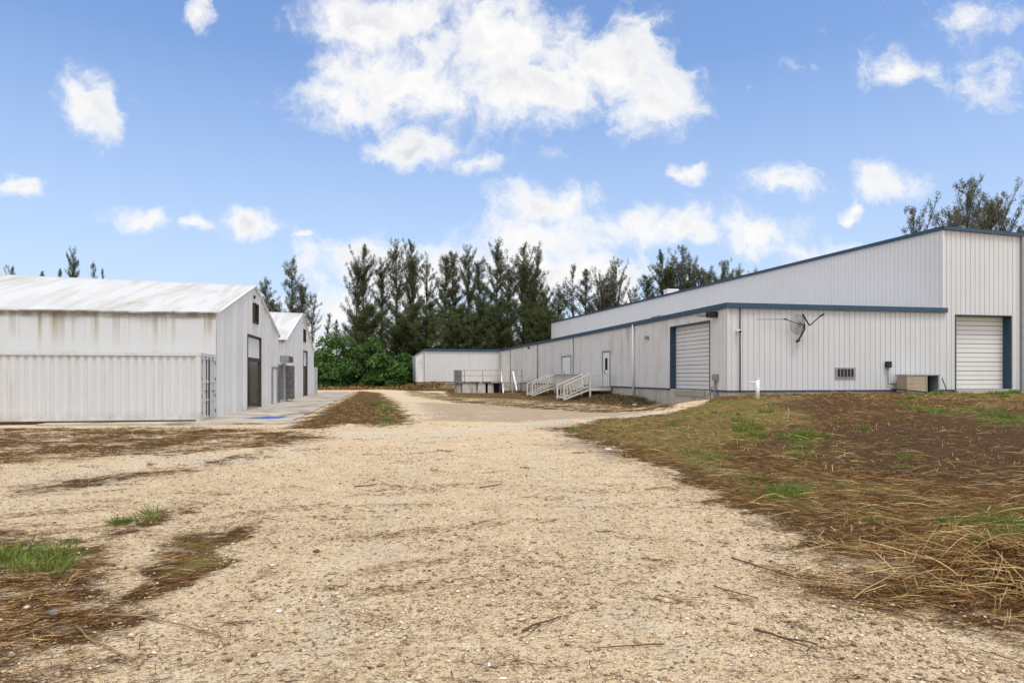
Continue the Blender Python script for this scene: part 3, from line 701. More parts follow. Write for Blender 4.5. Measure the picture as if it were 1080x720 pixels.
m = MB(MW); m.bar((v0-.95, u0-.2, gz+.27), (v1+.1, u0-.5, gz+.06), .5, .04); m.obj('plank', M['black'], None, label='black board lying against the old tan box housing', cat='board')
m = MB(MW); m.box(v1-.3, v2+.2, u0-.75, u0-.1, gz+.02, gz+.07); m.obj('metal_sheet', M['grey'], None, label='flat grey sheet on the ground before the open bay', cat='sheet')
m = MB(); m.tube([FP(993.5, 398.5, .3), FP(995, 402.5, .35), FP(998.3, 411, .5)], .025, 6); m.obj('rod', M['black'], None, label='thin bent dark rod leaning on the wall left of the right overhead door', cat='rod')

# ------------------------------------------------------------------ tents
def tent(u0, u1, ze, zr, length, lab, door, win, hole, near_extra=0):
    um = (u0+u1)/2; v0 = -6.88; root = empty('fabric_building', tuple(MT @ Vector((v0, um, 0))), TT, label=lab, cat='storage tent', group='white fabric storage buildings')
    sag = lambda s: .022*s if s < 20 else .44
    def zroof(y, s=0):
        t = 1-abs(y-um)/((u1-u0)/2); return ze+(zr-ze+sag(s))*t+.02*math.sin(PI*t)
    m = MB(MT)
    ops = [(door[0]-u0, door[1]-u0, 0, door[2])]
    ops.append((win[0]-u0, win[1]-u0, win[2], win[3]))
    # gable with gathered cloth: openings overlap in s, so cut in two strips
    prof = [(0,0),(.15,.4),(.3,1),(.5,.3),(.7,.7),(.85,.2)]
    def gz_(s): return zroof(u0+s)
    sx = sorted(set([0.0, u1-u0]+[round(q, 4) for q in np.arange(0, u1-u0, .23)]+[q for o in ops for q in o[:2]]))
    for a, b in zip(sx[:-1], sx[1:]):
        mid = (a+b)/2; iv = []; cuts = sorted([(o[2], o[3]) for o in ops if o[0] <= mid <= o[1]]); z = 0.02
        for c0_, c1_ in cuts:
            if c0_ > z+.03: iv.append((z, c0_))
            z = c1_
        iv.append((z, None))
        for za, zb in iv:
            vs = []
            for q in (a, b):
                e = .03*math.sin(q*2.1)+.02*math.sin(q*5.3+1)
                vs += [(v0+e, u0+q, za), (v0+e, u0+q, gz_(q) if zb is None else zb)]
            m.add(vs, [(0, 2, 3, 1)])
    m.obj('gable_wall', M['fabric_gable'], root)
    # long side walls
    m = MB(MT)
    for q0 in np.arange(0, length, .4):
        for yy, sg in ((u0, -1), (u1, 1)):
            e0 = .03*math.sin(q0*1.9)+.02*math.sin(q0*4.4); q1 = q0+.4; e1 = .03*math.sin(q1*1.9)+.02*math.sin(q1*4.4)
            m.add([(v0-q0, yy+sg*e0, 0), (v0-q1, yy+sg*e1, 0), (v0-q1, yy+sg*e1, ze+.02), (v0-q0, yy+sg*e0, ze+.02)], [(0,1,2,3)])
    m.box(v0-length, v0-length-.05, u0, u1, 0, ze)
    m.obj('side_wall', M['fabric_side'], root)
    m = MB(MT); ny_ = 20; nv = int(length/.5)
    vs = []; fs = []
    for i in range(nv+1):
        s = -.12+i*(length+.12)/nv
        for j in range(ny_+1):
            y = u0-.08+(u1-u0+.16)*j/ny_; t = 1-abs(y-um)/((u1-u0)/2)
            fr = abs(math.sin(PI*s/3.2))
            vs.append((v0-s, y, zroof(min(max(y, u0), u1), max(s, 0))+.05-.07*fr*math.sin(PI*max(t, 0))))
    for i in range(nv):
        for j in range(ny_):
            a = i*(ny_+1)+j; fs.append((a, a+1, a+ny_+2, a+ny_+1))
    m.add(vs, fs); m.obj('roof', M['fabric_roof'], root, True)
    m = MB(MT); m.tube([(v0-k*1.5, u0-.09, ze+.02+.02*math.sin(k*2.3)) for k in range(int(length/1.5))], .045, 8); m.obj('eave_roll', M['fabric_side'], root, True)
    m = MB(MT); m.tube([(v0+.05, u0+(u1-u0)*k/24, zroof(u0+(u1-u0)*k/24)+.0) for k in range(25)], .06, 8); m.obj('gable_edge', M['fabric_gable'], root, True)
    # door: half rolled, with dark frame; inner partition behind
    m = MB(MT); d0, d1, dz, dm = door
    m.box(v0-.10, v0-.05, d0+.1, d1-.1, dm, dz-.1); dd_ = m.obj('roller_door', M['grey'] if False else M['white'], root)
    m = MB(MT); m.box(v0-.12, v0+.06, d0, d0+.06, 0, dz); m.box(v0-.12, v0+.05, d1-.12, d1, 0, dz); m.box(v0-.12, v0+.065, d0+.06, d1-.12, dz-.06, dz+.02); m.box(v0-.14, v0-.02, d0+.06, d1-.12, dm-.2, dm); m.obj('frame', M['darksteel'], dd_)
    m = MB(MT); m.box(v0-1.5, v0-1.4, d0-2.5, d1+4.5, 0, dz+.3); m.obj('inner_partition', M['interior'], root)
    m = MB(MT); m.box(v0-.04, v0-.01, win[0]+.08, win[1]-.08, win[2]+.08, win[3]-.08)
    w = m.obj('window', M['glass'], root)
    m = MB(MT)
    for k in range(6): zz = win[2]+.1+(win[3]-win[2]-.2)*k/5; m.bar((v0+.01, win[0]+.05, zz), (v0+.01, win[1]-.05, zz), .02, .02, (1,0,.6))
    m.box(v0-.04, v0+.06, win[0], win[0]+.07, win[2], win[3]); m.box(v0-.04, v0+.06, win[1]-.07, win[1], win[2], win[3]); m.box(v0-.035, v0+.055, win[0]+.07, win[1]-.07, win[3]-.06, win[3]); m.box(v0-.035, v0+.055, win[0]+.07, win[1]-.07, win[2], win[2]+.06)
    m.obj('frame', M['darksteel'], w)
    m = MB(MT); m.tube([(v0-.01, hole[0], hole[1]), (v0+.05, hole[0], hole[1])], hole[2], 10); m.obj('vent', M['black'], root)
    return root
t1 = tent(29.5, 45.75, 4.25, 6.42, 34, 'large near white fabric building with stained roof and half-open roller door', (35.65, 39.4, 3.80, 2.68), (37.35, 38.6, 4.5, 5.55), (37.6, 5.86, .09))
t2 = tent(48.45, 66.8, 4.15, 6.80, 34, 'farther white fabric building with tall narrow door and clean pale roof', (58.35, 61.3, 3.85, 2.6), (58.6, 60.2, 4.6, 5.65), (57.9, 6.1, .09))
m = MB(MT); m.box(-6.87, -6.82, 43.2, 44.4, .05, 2.15); d_ = m.obj('side_door', M['white'], t1)
m = MB(MT); m.box(-6.87, -6.80, 43.12, 43.2, .05, 2.22); m.box(-6.87, -6.80, 44.4, 44.48, .05, 2.22); m.box(-6.87, -6.795, 43.1, 44.5, 2.22, 2.3); m.obj('frame', M['grey'], d_)
m = MB(MT); m.bar((-7.75, 38.3, .05), (-8.2, 38.7, 1.6), .22, .05); m.obj('plank', M['bark'], None, label='dark plank leaning inside the near tent doorway', cat='plank')
m = MB(MT); m.box(-6.9, -6.76, 66.95, 67.0, 0, .02)

# ------------------------------------------------------------------ shipping containers
def container(y0, lab, length, leaf_open, v_end=-6.84, closed=True):
    y1 = y0+2.44; v0 = v_end; H = 2.59
    c = empty('shipping_container', tuple(MT @ Vector((v0, y0+1.22, .0))), TT, label=lab, cat='container')
    pr = [(0,0),(.25,0),(.37,1),(.62,1),(.74,0)]
    m = MB(MT); m.rib((v0-.16, y0+.04), (v0-length+.16, y0+.04), (0,-1), .17, H-.12, (), .278, -.036, pr); m.obj('side_wall', M['container'], c)
    m = MB(MT); m.rib((v0-length+.16, y1-.04), (v0-.16, y1-.04), (0,1), .17, H-.12, (), .278, -.036, pr); m.obj('side_wall', M['container'], c)
    m = MB(MT); m.box(v0-length, v0-length+.1, y0+.1, y1-.1, .17, H-.12); m.obj('end_wall', M['container'], c)
    m = MB(MT); m.box(v0-length, v0-.16, y0+.03, y1-.03, H-.10, H-.05); m.obj('roof', M['container'], c)
    m = MB(MT)
    for y in (y0, y1-.1): m.box(v0-length+.16, v0-.16, y, y+.1, H-.12, H-.02); m.box(v0-length+.16, v0-.16, y+.0, y+.1, .10, .17)
    for y in (y0, y1-.16):
        for x in (v0-.16, v0-length): m.box(x, x+.16, y, y+.16, .12, H-.12); m.box(x-.005, x+.175, y-.01, y+.17, H-.12, H); m.box(x-.005, x+.175, y-.01, y+.17, .0, .12)
    m.box(v0-.12, v0-.01, y0+.16, y1-.16, H-.13, H-.01); m.box(v0-.12, v0-.01, y0+.16, y1-.16, .04, .16)
    m.obj('frame', M['container'], c)
    m = MB(MT); m.box(v0-length+.16, v0-.16, y0+.03, y0+.13, -.05, .098); m.box(v0-length+.16, v0-.16, y1-.13, y1-.03, -.05, .098); m.obj('base_shadow_rail', M['darksteel'], c)  # dark rail along the base, standing in for the container's shadow
    m = MB(MT); m.box(v0-length+.1, v0-.12, y0+.1, y1-.1, .1, .17); m.obj('floor', M['deckwood'], c)
    def leaf(hinge, ang, side):
        X_ = MT @ Matrix.Translation((v0-.05, hinge, 0)) @ Matrix.Rotation(ang, 4, 'Z')
        w = 1.10*side; m = MB(X_); pr2 = [(0,0),(.3,0),(.4,1),(.6,1),(.7,0)]
        m.rib((0, 0), (0, w), (1, 0), .18, H-.15, (), .25, -.03, pr2); m.box(-.045, .006, 0, .06*side, .17, H-.14); m.box(-.045, .006, w-.06*side, w, .17, H-.14)
        m.box(-.045, .004, .06*side, w-.06*side, H-.2, H-.14); m.box(-.045, .004, .06*side, w-.06*side, .17, .24)
        if ang != 0:
            m.box(-.05, -.04, .02*side, w-.02*side, .18, H-.15)
            for zz in np.arange(.3, 2.3, .32): m.box(-.075, -.05, .03*side, w-.03*side, zz, zz+.14)
        d = m.obj('door', M['container'] if ang == 0 else M['leafgrey'], c)
        for q in (.30, .82):
            m = MB(X_); y = w*q; m.tube([(.05, y, .1), (.05, y, H-.08)], .02, 8)
            for z in (.16, .8, 1.5, H-.2): m.box(.0, .075, y-.045, y+.045, z-.04, z+.04)
            m.obj('lock_rod', M['container'], d)
            m = MB(X_); m.bar((.085, y, 1.15), (.085, y-.42*side*(1 if q > .5 else -.8), 1.12), .02, .035); m.obj('handle', M['galv'], d)
        for z in (.35, .95, 1.6, 2.25): m = MB(X_); m.box(.0, .045, -.07*side, .16*side, z-.06, z+.06); m.obj('hinge', M['rust'], d)
        return d
    leaf(y0+.10, 0 if not leaf_open else -PI*.97, 1)
    leaf(y1-.10, 0 if not leaf_open else 2.71, -1)
    if not leaf_open:
        m = MB(MT); m.box(v0-.10, v0-.02, y0+1.02, y1-1.02, .18, H-.15); m.obj('door_seal', M['black'], c)
    return c
container(27.02, 'white forty foot shipping container with rust specks in front of the near tent', 12.19, False)
container(45.86, 'open shipping container wedged between the two white tents', 6.06, True, -6.8)
container(66.95, 'white shipping container at the far side of the second tent', 6.06, False, -6.8)
m = MB(MT); m.box(-6.86, -6.30, 46.05, 48.1, 2.63, 3.05); vb = m.obj('vent_box', M['grey'], None, label='grey louvred box sitting on the open container between the tents', cat='box')
m = MB(MT)
for k in range(5): m.box(-6.30, -6.285, 46.15, 48.0, 2.68+.07*k, 2.71+.07*k)
m.obj('louvre', M['black'], vb)
# blue tarp
gx, gy = G(285, 441.8); vs = []; N = 16
for i in range(N+1):
    for j in range(N+1):
        a = i/N*2-1; b = j/N*2-1; r = 1+.25*math.sin(3*a+2*b)
        vs.append((gx+a*.52*r+.1*b, gy+b*.75*(1+.2*math.sin(4*a)), .055+.05*abs(vnoise(a*3, b*3, 3))*(1-max(abs(a), abs(b))**4)))
m = MB(); m.add(vs, [(i*(N+1)+j, (i+1)*(N+1)+j, (i+1)*(N+1)+j+1, i*(N+1)+j+1) for i in range(N) for j in range(N)])
m.obj('tarpaulin', M['tarp'], None, True, label='crumpled blue tarpaulin lying on the concrete apron', cat='tarp')

# ------------------------------------------------------------------ foliage helpers
def ribbons(C, D, L, Wd, curl, segs=2, face=None):
    "N ribbons: centres C, unit directions D, lengths, widths, upward curl; returns V, F"
    N = len(C); side = np.cross(D, face if face is not None else np.tile([0,0,1.], (N,1)))
    nn = np.linalg.norm(side, axis=1, keepdims=True); side = side/np.maximum(nn, 1e-6)
    upv = np.cross(side, D); rows = []
    for k in range(segs+1):
        t = k/segs; p = C+D*(L*(t-.5))[:,None]+upv*(curl*L*(1-(2*t-1)**2))[:,None]
        w = (Wd*(.5 if k in (0, segs) else 1.0))[:,None]*.5
        rows += [p-side*w, p+side*w]
    V = np.stack(rows, 1).reshape(-1, 3); K = 2*(segs+1); base = np.arange(N)[:,None]*K
    F_ = np.concatenate([base+np.array([[2*k, 2*k+1, 2*k+3, 2*k+2]]) for k in range(segs)], 0); return V, F_
def rdir(N, zlo=-1, zhi=1):
    a = rng.uniform(0, 2*PI, N); z = rng.uniform(zlo, zhi, N); r = np.sqrt(1-z*z); return np.stack([r*np.cos(a), r*np.sin(a), z], 1)

def pine_meshes(h, wid, kind, seed, lo=.08):
    "casuarina: tapered trunk, rising limbs and feathery sprays; returns trunk and crown meshes"
    r_ = random.Random(seed); m = MB(); stems = []
    ns = {'slim': 1, 'twin': 2, 'broad': 3, 'sparse': 1}[kind]
    for s_ in range(ns):
        la = r_.uniform(0, 2*PI); le = (0 if s_ == 0 else wid*.28); hh = h*(1 if s_ == 0 else r_.uniform(.78, .95))
        ph = r_.uniform(0, 6)
        fn = lambda t, la=la, le=le, hh=hh, ph=ph: Vector((math.cos(la)*le*min(t*2.2, 1)+.02*h*math.sin(3*t+ph), math.sin(la)*le*min(t*2.2, 1)+.015*h*math.sin(2.4*t+ph*2), hh*t))
        stems.append((fn, hh)); m.tube([fn(k/12) for k in range(13)], .012*h+.02, 8, .02)
    pts = []; dirs = []; sz = []
    for fn, hh in stems:
        nb = int({'slim': 95, 'twin': 80, 'broad': 75, 'sparse': 62}[kind])
        for k in range(nb):
            t = lo+(1-lo)*((k+r_.random())/nb)**.9; az = r_.uniform(0, 2*PI)
            prof = (math.sin(PI*min(1, (1-t)*.95+.05))**.5)*(1 if t < .82 else 1.0-(t-.82)*2.6)*(.72+.56*float(vnoise(t*5+seed, seed*1.7, 2)))
            R = wid*.5*max(prof, .10)*r_.uniform(.45, 1.15)*(1.0 if ns == 1 else .8)
            if kind == 'sparse' and r_.random() < .3: continue
            el = r_.uniform(.35, 1.05); b0 = fn(t); d = Vector((math.cos(az)*math.cos(el), math.sin(az)*math.cos(el), math.sin(el)))
            Lb = R/max(math.cos(el), .35); tip = b0+d*Lb; q = b0+d*Lb*.5+Vector((0,0,-.06*Lb))
            if R > .35: m.tube([b0, q, tip], .014*Lb+.012, 5, .008)
            nc = max(2, int(2+Lb*1.5)); dn = float(vnoise(t*7+seed*3.1, az*1.3+seed, seed))
            if dn < (.34 if kind != 'sparse' else .42) and t > .3: nc = max(1, nc//3)
            for c in range(nc):
                f = (c+.7+r_.uniform(-.35,.35))/nc; f = max(.15, min(f, .98)); p = b0*(1-f)**2+q*2*f*(1-f)+tip*f*f
                cs = r_.uniform(.20, .46)*(1 if kind != 'sparse' else .85)
                for _ in range(int(175*cs*cs+18)):
                    g = [r_.gauss(0, 1) for _ in range(3)]; gl = math.sqrt(sum(a*a for a in g)); k_ = cs*r_.random()**.4/gl
                    pts.append(p+Vector((g[0]*k_, g[1]*k_, g[2]*k_*1.35+.1)))
                    dirs.append(Vector((r_.gauss(0,.7)+d.x*.3, r_.gauss(0,.7)+d.y*.3, r_.gauss(.25,.8))).normalized()); sz.append(r_.uniform(.16, .36))
    C = np.array(pts); D = np.array(dirs); L = np.array(sz); fc = rdir(len(C))
    V, F_ = ribbons(C, D, L, L*.26, np.full(len(C), .06), 1, fc)
    return m, V, F_
PM = {}
def pine_proto(key, h, wid, kind, seed, mat, lo=.08):
    m, V, F_ = pine_meshes(h, wid, kind, seed, lo)
    tm = bpy.data.meshes.new('trunk'); tm.from_pydata(m.v, [], m.f); tm.update(); tm.materials.append(M['bark'])
    PM[key] = (tm, np_mesh('crown', V, F_, M[mat]), h, wid)
pine_proto('slimA', 20, 4.8, 'slim', 1, 'pine'); pine_proto('slimB', 20, 5.4, 'slim', 2, 'pine'); pine_proto('slimC', 20, 4.2, 'slim', 8, 'pine2')
pine_proto('twinA', 20, 6.5, 'twin', 3, 'pine'); pine_proto('twinB', 20, 6.0, 'twin', 4, 'pine2')
pine_proto('broadA', 16, 8.5, 'broad', 5, 'pine3'); pine_proto('broadB', 18, 10, 'broad', 6, 'pine2')
pine_proto('sparseA', 18, 5.0, 'sparse', 7, 'pine2'); pine_proto('sparseB', 18, 6.5, 'sparse', 9, 'pine2')
ORD = ['first','second','third','fourth','fifth','sixth','seventh','eighth','ninth','tenth','eleventh','twelfth','thirteenth','fourteenth','fifteenth','sixteenth','seventeenth','eighteenth','nineteenth','twentieth','twenty-first','twenty-second','twenty-third','twenty-fourth']
LOOK = {'slimA': 'slim dark', 'slimB': 'full dark', 'slimC': 'slim greyish', 'twinA': 'twin-stemmed dark', 'twinB': 'twin-stemmed greyish', 'broadA': 'bushy dark', 'broadB': 'broad greyish', 'sparseA': 'thin see-through', 'sparseB': 'loose open-branched'}
def plant(px, top, wpx, Yd, key, label, group):
    tm, cm, h0, w0 = PM[key]; x = (px-CX)/F*Yd; gz = float(height(x, Yd, False)) if Yd < 150 else 0
    H = (ZY(top, Yd)-gz)*.965; w = wpx/F*Yd*(.88 if key[:4] in ('slim', 'twin') else 1.0)
    o = empty('pine_tree', (x, Yd, gz-.1), random.uniform(0, 6.28), label=label, cat='tree', group=group)
    o.scale = (w/w0, w/w0, H/h0)
    for nm, me in (('trunk', tm), ('crown', cm)):
        c = bpy.data.objects.new(nm, me); COL.objects.link(c); c.parent = o
def row(trees, where, group):
    trees = sorted(trees, key=lambda t: t[0])
    for i, (px, top, w, Yd, key) in enumerate(trees):
        plant(px, top, w, Yd, key, '%s pine, %s from the left %s' % (LOOK[key], ORD[i], where), group)
row([(14,281,34,150,'broadB'),(46,283,16,150,'slimC'),(64,280,14,145,'slimC'),(78,262,24,140,'slimB'),(97,275,18,145,'sparseA'),(108,282,12,150,'sparseA')],
    'behind the near tent roof', 'pines behind the near tent')
row([(281,293,42,105,'twinB'),(308,271,40,108,'twinB'),(329,309,34,112,'sparseB'),(346,329,18,125,'sparseA'),(356,335,14,125,'slimC'),(365,345,14,130,'sparseA'),(376,345,30,120,'sparseB')],
    'rising behind the second tent and green bushes', 'pines behind the second tent')
row([(385,257,44,112,'twinA'),(401,272,36,114,'slimB'),(417,252,36,110,'slimB'),(434,252,38,112,'twinA'),(450,276,44,114,'sparseB'),(468,268,34,112,'slimA'),
     (479,263,34,114,'slimA'),(492,258,34,112,'slimB'),(507,273,32,116,'slimA'),(523,253,42,112,'slimB'),(537,280,40,115,'slimB'),(552,256,44,112,'twinA'),(566,258,40,116,'twinB'),(576,305,40,114,'broadA'),(590,300,36,114,'slimB')],
    'in the tall row behind the wing', 'tall pines behind the wing')
row([(395,320,60,107,'broadA'),(425,330,60,106,'broadA'),(455,318,70,107,'broadA'),(484,322,66,108,'broadA'),(512,316,66,107,'broadA'),(541,318,66,108,'broadA'),(566,325,56,109,'broadA')],
    'in the lower dark belt behind the wing', 'lower bushy pines behind the wing')
row([(605,277,26,125,'sparseA'),(618,281,34,125,'slimC'),(636,312,40,128,'broadA'),(650,273,46,122,'broadB'),(669,302,36,125,'sparseB'),(684,288,38,120,'slimA'),(697,264,44,118,'twinA'),(708,272,36,120,'slimB'),(722,259,54,118,'broadB'),(744,286,50,118,'broadA'),(762,274,50,112,'broadB'),(781,282,36,112,'sparseA')],
    'above the tall roof of the warehouse', 'pines behind the warehouse roof')
row([(965,216,60,92,'sparseB'),(1018,188,92,88,'broadB'),(1052,206,56,92,'sparseB'),(1078,234,30,88,'slimC')],
    'above the front end of the warehouse', 'pines behind the front of the warehouse')

# broadleaf bushes
def bush(px, top, wpx, Yd, lab, seed):
    r_ = np.random.default_rng(seed); x = (px-CX)/F*Yd; gz = float(height(x, Yd, False)); H = ZY(top, Yd)-gz; R = wpx/F*Yd/2
    o = empty('bush', (x, Yd, gz), 0, label=lab, cat='bush', group='green bushes at the end of the yard')
    m = MB(); 
    for k in range(6):
        a = k*1.05; m.tube([(x, Yd, gz-.1), (x+math.cos(a)*R*.3, Yd+math.sin(a)*R*.3, gz+H*.4), (x+math.cos(a)*R*.6, Yd+math.sin(a)*R*.5, gz+H*.72)], .09, 6, .03)
    m.obj('stems', M['bark'], o)
    nl = 30; Cs = []
    for k in range(nl):
        a = r_.uniform(0, 2*PI); rr = math.sqrt(r_.random())*.8; zt = (1-rr*rr*.75)
        lr = r_.choice([.14,.2,.28,.42])
        zc = r_.uniform(.12, 1)*zt
        N = 380; d = r_.normal(size=(N, 3)); d /= np.linalg.norm(d, axis=1)[:,None]; d[:,2] = np.abs(d[:,2])*.9-.25
        rad = (r_.random(N)**.35)[:,None]
        Cs.append(np.array([x+math.cos(a)*rr*R, Yd+math.sin(a)*rr*R*.8, gz+zc*H*(.86)])+d*rad*np.array([lr*R*1.3, lr*R*1.3, lr*H*.75]))
    C = np.concatenate(Cs); C = C[C[:,2] > gz+.05]; N = len(C); D = r_.normal(size=(N,3)); D[:,2] -= .3; D /= np.linalg.norm(D, axis=1)[:,None]
    fc = r_.normal(size=(N,3)); fc[:,2] += 1.2; fc /= np.linalg.norm(fc, axis=1)[:,None]
    L = r_.uniform(.2, .48, N); V, F_ = ribbons(C, D, L, L*.5, np.full(N, .12), 2, fc)
    me = np_mesh('crown', V, F_, M['bush'], False, (x, Yd, gz)); c = bpy.data.objects.new('foliage', me); COL.objects.link(c); c.parent = o
bush(345, 350, 60, 98, 'round green bush at the left end touching the second tent', 1)
bush(368, 348, 54, 97, 'tall middle green bush under the loose pines', 2)
bush(392, 356, 50, 95, 'wide green bush arching over the end of the gravel road', 3)
bush(408, 366, 42, 92, 'low bright green bush bulging toward the gravel road', 4)
bush(427, 368, 36, 99, 'dark green bush squeezed beside the left end of the wing', 5)
bush(342, 376, 34, 90, 'low green bush at the far corner of the second tent', 6)

# ------------------------------------------------------------------ ground litter
def scatter(N, y0, y1, s0=-.9, s1=.9, pw=1.0):
    y = np.exp(rng.uniform(math.log(y0)*1.0, math.log(y1), N)) if pw == 1 else y0+(y1-y0)*rng.random(N)**pw
    x = y*rng.uniform(s0, s1, N); return x, y
def okay(x, y):
    vt = .9838*x+.179*y; ut = -.179*x+.9838*y; v = .979*x+.2039*y; u = -.2039*x+.979*y
    bad = ((vt < -3.45) & (ut > 25.4)) | ((v > 17.3) & (u > UF-.1)) | ((v > VL) & (u > UE-.2))
    return ~bad
def litter(name, N, y0, y1, dens, Lr, Wr, ang, tilt, lift, mat, segs=2, curl=.05, s0=-.9, s1=.9, wmin=.0, kindlabel=''):
    x, y = scatter(N, y0, y1, s0, s1); p = dens(x, y)*okay(x, y); k = rng.random(N) < p; x, y = x[k], y[k]; n_ = len(x)
    z = height(x, y)
    a = ang(x, y, n_); t = rng.normal(0, tilt, n_); D = np.stack([np.cos(a)*np.cos(t), np.sin(a)*np.cos(t), np.sin(t)], 1)
    L = rng.uniform(Lr[0], Lr[1], n_)*rng.uniform(.5, 1, n_); Wd = np.maximum(rng.uniform(Wr[0], Wr[1], n_), wmin*y)
    C = np.stack([x, y, z+np.abs(np.sin(t))*L*.5+rng.uniform(.002, lift, n_)], 1)
    cu = rng.normal(0, curl, n_); face = rdir(n_, .1, 1)
    V, F_ = ribbons(C, D, L, Wd, np.abs(cu), segs, face)
    me = np_mesh(name, V, F_, mat); o = bpy.data.objects.new(name, me); COL.objects.link(o); tag(o, kindlabel, name.replace('_', ' '), None, 'stuff'); return o
def nz(x, y, s, k): return fbm(x*s, y*s, 3, k)
ang_r = lambda x, y, n: rng.normal(0, .5, n)+np.where(x < 0, .55, -.12)
ang_any = lambda x, y, n: rng.uniform(0, 2*PI, n)
mz = lambda x, y: zone('mulch', x, y)
edge_n = lambda x, y: np.clip(mz(x, y)+1.6*(fbm(x*1.1, y*1.1, 4, 57)-.5), 0, 1)*(mz(x, y) > .03)
litter('straw_litter', 300000, 2.4, 45, lambda x, y: edge_n(x, y)*(1-.7*zone('dark', x, y))*(.35+.65*ss(nz(x, y, 1.3, 51), .35, .6)), (.04, .26), (.0022, .006), ang_r, .14, .035, M['straw'], 2, .05, wmin=.0004, kindlabel='brown dead straw matted over the rough ground')
litter('pale_straw', 15000, 2.4, 40, lambda x, y: mz(x, y)*(x > 0)*ss(nz(x, y, .8, 55), .4, .6), (.15, .75), (.003, .007), ang_r, .16, .07, M['strawlight'], 3, .07, wmin=.0004, kindlabel='long pale straw stalks strewn over the brown mulch')
litter('twig_litter', 60000, 2.3, 26, lambda x, y: (.08+.55*ss(nz(x, y, .7, 61), .5, .72)+.3*ss(mz(x, y), .02, .5))*(mz(x, y) < .8), (.02, .13), (.002, .005), ang_any, .1, .01, M['twig'], 2, .1, wmin=.0005, kindlabel='small dark twigs and chips scattered over the gravel')
litter('leaf_chips', 60000, 2.3, 16, lambda x, y: .25+.4*ss(nz(x, y, .5, 63), .4, .7), (.008, .03), (.003, .009), ang_any, .3, .008, M['twig'], 1, .1, kindlabel='brown chips of dead leaves on the gravel')
# thin rows of dark litter left by old wheel tracks
def rows_(x, y):
    a = np.where(x < 0, .50, -.18); c, s_ = np.cos(a), np.sin(a); p = x*c+y*s_; q = -x*s_+y*c
    w = q+.5*fbm(p*.4, q*.4, 3, 41)
    return ss(fbm(p*.55, w*3.2, 3, 43), .56, .66)*ss(fbm(x*.35, y*.35, 3, 45), .44, .60)*np.where(x < -.1*y, 1.0, .45)
litter('row_litter', 260000, 2.4, 30, lambda x, y: rows_(x, y)*(mz(x, y) < .9)*.55, (.02, .13), (.002, .006), lambda x, y, n: rng.normal(0, .35, n)+np.where(x < 0, .5, -.15), .1, .012, M['twig'], 2, .08, wmin=.0006, kindlabel='thin rows of dark litter along the old wheel tracks')
# small heaps of twigs and bark dropped on the drive
Nc = 230; cx_, cy_ = scatter(Nc, 2.6, 16); k = (mz(cx_, cy_) < .5); cx_, cy_ = cx_[k], cy_[k]; nb_ = rng.integers(5, 55, len(cx_)); ii = np.repeat(np.arange(len(cx_)), nb_); n_ = len(ii)
sg = rng.uniform(.03, .16, len(cx_)); th = rng.normal(0, .6, len(cx_)); gx1 = rng.normal(0, 1, n_)*sg[ii]*2.0; gx2 = rng.normal(0, 1, n_)*sg[ii]*.45
x = cx_[ii]+gx1*np.cos(th[ii])-gx2*np.sin(th[ii]); y = cy_[ii]+gx1*np.sin(th[ii])+gx2*np.cos(th[ii]); z = height(x, y)+rng.uniform(.002, .016, n_)
a = th[ii]+rng.normal(0, .7, n_); t = rng.normal(0, .12, n_); D = np.stack([np.cos(a)*np.cos(t), np.sin(a)*np.cos(t), np.sin(t)], 1); L = rng.gamma(2, .028, n_)+.015
V_, F_ = ribbons(np.stack([x, y, z], 1), D, L, np.maximum(rng.uniform(.002, .006, n_), .0006*y), np.abs(rng.normal(0, .12, n_)), 3, rdir(n_, .2, 1))
me = np_mesh('twig_clusters', V_, F_, M['twig']); o = bpy.data.objects.new('twig_clusters', me); COL.objects.link(o); tag(o, 'little clusters of broken twigs and bark on the drive', 'twigs', None, 'stuff')
# grass
def grassy(name, N, y0, y1, dens, hr, mat, lab, wm_=.0006, s0=-.9, s1=.9):
    x, y = scatter(N, y0, y1, s0, s1); k = rng.random(N) < dens(x, y)*okay(x, y); x, y = x[k], y[k]; n_ = len(x); z = height(x, y)
    a = rng.uniform(0, 2*PI, n_); t = rng.uniform(.45, 1.4, n_); D = np.stack([np.cos(a)*np.cos(t), np.sin(a)*np.cos(t), np.sin(t)], 1)
    L = rng.uniform(hr[0], hr[1], n_); C = np.stack([x, y, z], 1)+D*(L*.5)[:,None]
    V, F_ = ribbons(C, D, L, np.maximum(rng.uniform(.004, .009, n_), wm_*y), rng.uniform(.02, .16, n_), 3, rdir(n_, -.3, .3))
    me = np_mesh(name, V, F_, mat); o = bpy.data.objects.new(name, me); COL.objects.link(o); tag(o, lab, 'grass', None, 'stuff')
gz_ = lambda x, y: zone('green', x, y)
x, y = scatter(16000, 2.6, 45); k = (rng.random(len(x)) < (ss(gz_(x, y), .2, .8)*.55+.012*(mz(x, y) > .6)*(x > 0))*okay(x, y)*ss(nz(x, y, 1.6, 73), .42, .60)*np.clip(.25+y/30, 0, 1)); cx_, cy_ = x[k], y[k]
R_ = rng.uniform(.04, .16, len(cx_))*(1+.02*cy_); nb_ = rng.integers(35, 110, len(cx_)); ii = np.repeat(np.arange(len(cx_)), nb_); n_ = len(ii)
a = rng.uniform(0, 2*PI, n_); rr = np.sqrt(rng.random(n_)); x = cx_[ii]+rr*np.cos(a)*R_[ii]; y = cy_[ii]+rr*np.sin(a)*R_[ii]; z = height(x, y)
